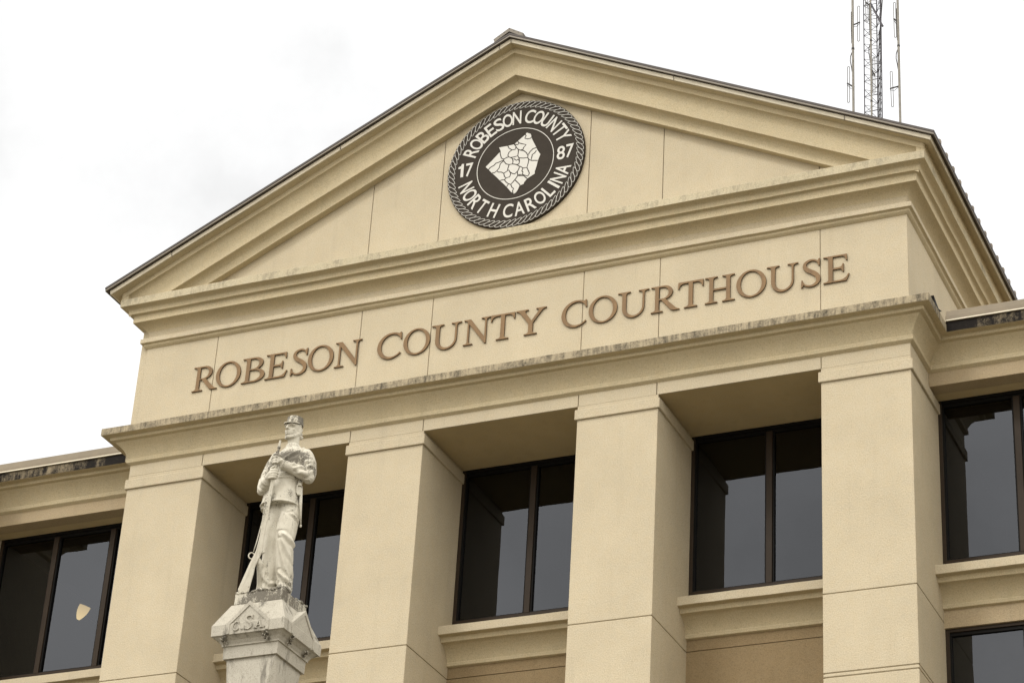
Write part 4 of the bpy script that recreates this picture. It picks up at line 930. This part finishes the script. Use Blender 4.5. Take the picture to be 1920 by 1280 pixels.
# carve eyes, nostrils and mouth; drape the cloth a little
nv = len(bme.vertices); NOR = [v.normal.copy() for v in bme.vertices]; flat = []
EYE = [hp(s_*0.034, 0.080, 0.012) for s_ in (-1, 1)]; NST = [hp(s_*0.007, 0.108, -0.029) for s_ in (-1, 1)]; MTH = hp(0, 0.088, -0.057)
for v, nn_ in zip(bme.vertices, NOR):
    p = v.co.copy()
    if p.z > 1.78:
        for c in EYE:
            e = p - c; d = math.sqrt((e.dot(HL)/0.019)**2 + (e.dot(HU)/0.012)**2 + (e.dot(HF)/0.03)**2)
            if d < 1: p = p - HF*0.014*(1-d*d)
        for c in NST:
            d = (p-c).length/0.010
            if d < 1: p = p + HU*0.010*(1-d)
        e = p - MTH; d = math.sqrt((e.dot(HL)/0.024)**2 + (e.dot(HU)/0.006)**2 + (e.dot(HF)/0.02)**2)
        if d < 1: p = p - HF*0.010*(1-d*d)
    for pts, r0, z0, z1 in FOLDS:
        if z0 < p.z < z1:
            dm = 1e9
            for k in range(len(pts)-1):
                a_, b_ = pts[k], pts[k+1]; ab = b_-a_; t_ = min(1, max(0, (p-a_).dot(ab)/ab.length_squared)); dm = min(dm, (p-a_-ab*t_).length)
            w_ = r0*1.25
            if dm < w_*4: p = p + nn_*(r0*1.15*math.exp(-(dm/w_)**2) - r0*0.45*math.exp(-((dm-w_*2.1)/(w_*0.8))**2))
    if p.z < 1.62:
        q = Vector((p.x*9, p.y*9, p.z*3.2)); amp = 0.008 if p.z < 0.98 else 0.003
        p = p + nn_*(noise.noise(q)*amp + noise.noise(q*2.7)*amp*0.45)
    flat += [p.x, p.y, p.z]
bme.vertices.foreach_set('co', flat); bme.update()
bme.materials.clear(); bme.materials.append(M_MARBLE); bme.polygons.foreach_set('use_smooth', [True]*len(bme.polygons))
body = bpy.data.objects.new('figure', bme); link(body, sol)
# kepi
bm = bmesh.new(); KC = hp(0, -0.014, 0.094)
tilt = (HU + HF*0.16).normalized(); tf = (HF - tilt*HF.dot(tilt)).normalized()
loft(bm, [(KC - tilt*0.012, HL, tf, 0.083, 0.100, 1.0), (KC + tilt*0.010, HL, tf, 0.085, 0.102, 1.0), (KC + tilt*0.016, HL, tf, 0.082, 0.098, 1.0), (KC + tilt*0.045 - tf*0.004, HL, tf, 0.079, 0.092, 1.0), (KC + tilt*0.070 - tf*0.004, HL, tf, 0.079, 0.089, 1.0), (KC + tilt*0.075 - tf*0.004, HL, tf, 0.071, 0.082, 1.0), (KC+tilt*0.068, HL, tf, 0.06, 0.07, 1.0)], 32)
me = bpy.data.meshes.new('kepi'); bmesh.ops.recalc_face_normals(bm, faces=bm.faces); bm.to_mesh(me); bm.free(); me.materials.append(M_MARBLE)
kepi = bpy.data.objects.new('kepi', me); link(kepi, sol)
mb = MB(); nn = 14
ring_in = []; ring_out = []
for i in range(nn+1):
    t = R(12) + (math.pi-R(24))*i/nn; a_ = HL*(0.080*math.cos(t)) + tf*(0.098*math.sin(t)); o_ = HL*(0.092*math.cos(t)) + tf*(0.098*math.sin(t)+0.058*math.sin(t)**1.3)
    ring_in.append(KC - tilt*0.006 + a_); ring_out.append(KC - tilt*(0.006+0.020*math.sin(t)) + o_)
for i in range(nn):
    f_ = [ring_in[i], ring_in[i+1], ring_out[i+1], ring_out[i]]
    mb.prism(f_, [p - tilt*0.008 for p in f_], M_MARBLE)
mb.build('visor', kepi)
# rifle
rif = MB()
rif.tube([rax(0.60)+toward*0.004, RM], 0.0135, M_MARBLE, 12, 0.0115)
stock_w = 0.022
def slab(poly, th):
    pass
rifle_pts = []
ax = lambda z, o_: rax(z) + side*o_
fr_ = [ax(0.46, 0.036), ax(0.60, 0.027), ax(0.90, 0.024), ax(1.30, 0.020), ax(1.50, 0.017), ax(1.50, -0.012), ax(1.30, -0.014), ax(0.90, -0.018), ax(0.60, -0.020), ax(0.46, -0.028)]
LO = [L3(-0.255, 0.085, 0.33), L3(-0.340, 0.062, 0.045), L3(-0.322, 0.060, 0.010), L3(-0.232, 0.075, 0.005), L3(-0.218, 0.085, 0.12), L3(-0.200, 0.092, 0.235), L3(-0.195, 0.098, 0.30)]
sgn = 1 if fr_[0].x < fr_[-1].x else -1
loopA = (fr_ if sgn > 0 else fr_[::-1])
# outline from the left (front) side down to the butt and back up
loop = loopA[::-1] + LO if loopA[0].x < loopA[-1].x else loopA + LO
loop = [loopA[-1]] + list(reversed(loopA[:-1])) + LO
rif.prism([p + toward*0.024 for p in loop], [p - toward*0.020 for p in loop], M_MARBLE)
ro = rif.build('rifle', sol, 0.006)
mb = MB(); gc = L3(-0.243, 0.105, 0.415)
mb.tube([gc + L3(0.030*math.cos(t), 0, 0.034*math.sin(t)) for t in [2*math.pi*i/16 for i in range(17)]], 0.0065, M_MARBLE, 8); mb.build('trigger_guard', ro, smooth=True)
mb = MB(); mb.tube([rax(1.0)+L3(-0.030, 0.02, 0), L3(-0.175, 0.13, 0.80), L3(-0.205, 0.125, 0.58), L3(-0.228, 0.11, 0.46)], 0.0055, M_MARBLE, 8); mb.build('sling', ro, smooth=True)
mb = MB(); c = rax(0.44)+L3(0.042, 0.02, 0.0); mb.tube([c, c+L3(0.012, 0.0, 0.020), c+L3(0.020, 0, 0.010)], 0.011, M_MARBLE, 8, 0.007); mb.build('hammer', ro, smooth=True)
for z in (0.72, 1.08, 1.38, 1.60):
    c = rax(z); mb = MB(); mb.tube([c - rd*0.010, c + rd*0.010], 0.0255 if z < 1.45 else 0.017, M_MARBLE, 12); mb.build('barrel_band', ro)
# bayonet in its scabbard on the left hip
bay = MB(); b0 = L3(0.172, 0.11, 1.235); b1 = L3(0.214, 0.085, 0.805)
bay.tube([b0, b0.lerp(b1, 0.5), b1], 0.021, M_MARBLE, 10, 0.008); bo = bay.build('bayonet_scabbard', sol, smooth=True)
mb = MB(); mb.tube([L3(0.158, 0.13, 1.23), L3(0.158, 0.135, 1.262)], 0.026, M_MARBLE, 12, 0.020); mb.tube([L3(0.158, 0.135, 1.262), L3(0.160, 0.13, 1.33)], 0.017, M_MARBLE, 12, 0.014); mb.tube([L3(0.160, 0.13, 1.33), L3(0.160, 0.13, 1.35)], 0.019, M_MARBLE, 12); mb.build('bayonet_hilt', bo, smooth=False)
mb = MB(); q5 = [(0.128, 1.235), (0.190, 1.228), (0.196, 1.13), (0.150, 1.125), (0.132, 1.15)]
mb.prism([L3(x, 0.150-(x-0.13)*0.5, z) for x, z in q5], [L3(x, 0.100-(x-0.13)*0.5, z) for x, z in q5], M_MARBLE); mb.build('frog', bo, 0.006)
mb = MB(); ellipsoid_c = b1
mb.tube([b1+Vector((0, 0, 0.010)), b1-Vector((0, 0, 0.012))], 0.0115, M_MARBLE, 10, 0.009); mb.build('finial', bo, smooth=True)
# marble plinth (part of the figure's block) with a broken, mossy rim
mb = MB(); n = 8
rows = [[(x, y, z) for x, y, z in r_] for r_ in plinth_rows]
iz = Matrix.Rotation(-ROT, 4, 'Z')
for r_ in rows: mb.v += [tuple(iz @ Vector((x, y, z-zz(-9.80)))) for x, y, z in r_]
for i in range(len(rows)-1):
    for j in range(n): mb.f.append([i*n+j, i*n+(j+1) % n, (i+1)*n+(j+1) % n, (i+1)*n+j]); mb.m.append(mb.mi(M_MARBLE))
mb.f.append(list(range(n-1, -1, -1))); mb.f.append([(len(rows)-1)*n+j for j in range(n)]); mb.m += [0, 0]
for k in range(90):
    t = random.uniform(-0.26, 0.26); e_ = random.choice([(t, -0.252), (t, -0.252), (0.262, t), (t, 0.25), (-0.262, t)])
    q = iz @ Vector((e_[0], e_[1], random.uniform(-0.010, 0.008))); dv = iz @ Vector((random.uniform(-1, 1)*0.03, random.uniform(-1, 1)*0.012, random.uniform(-0.004, 0.006)))
    mb.tube([q-dv, q+Vector((0, 0, 0.004)), q+dv], random.uniform(0.005, 0.011), M_MARBLE, 7, random.uniform(0.004, 0.008))
mb.build('plinth', sol)

# ================================================================== GROUND
mb = MB(); mb.poly([(-300, -300, 0), (300, -300, 0), (300, 300, 0), (-300, 300, 0)], M_GROUND)
g = mb.build('ground'); g['kind'] = 'structure'
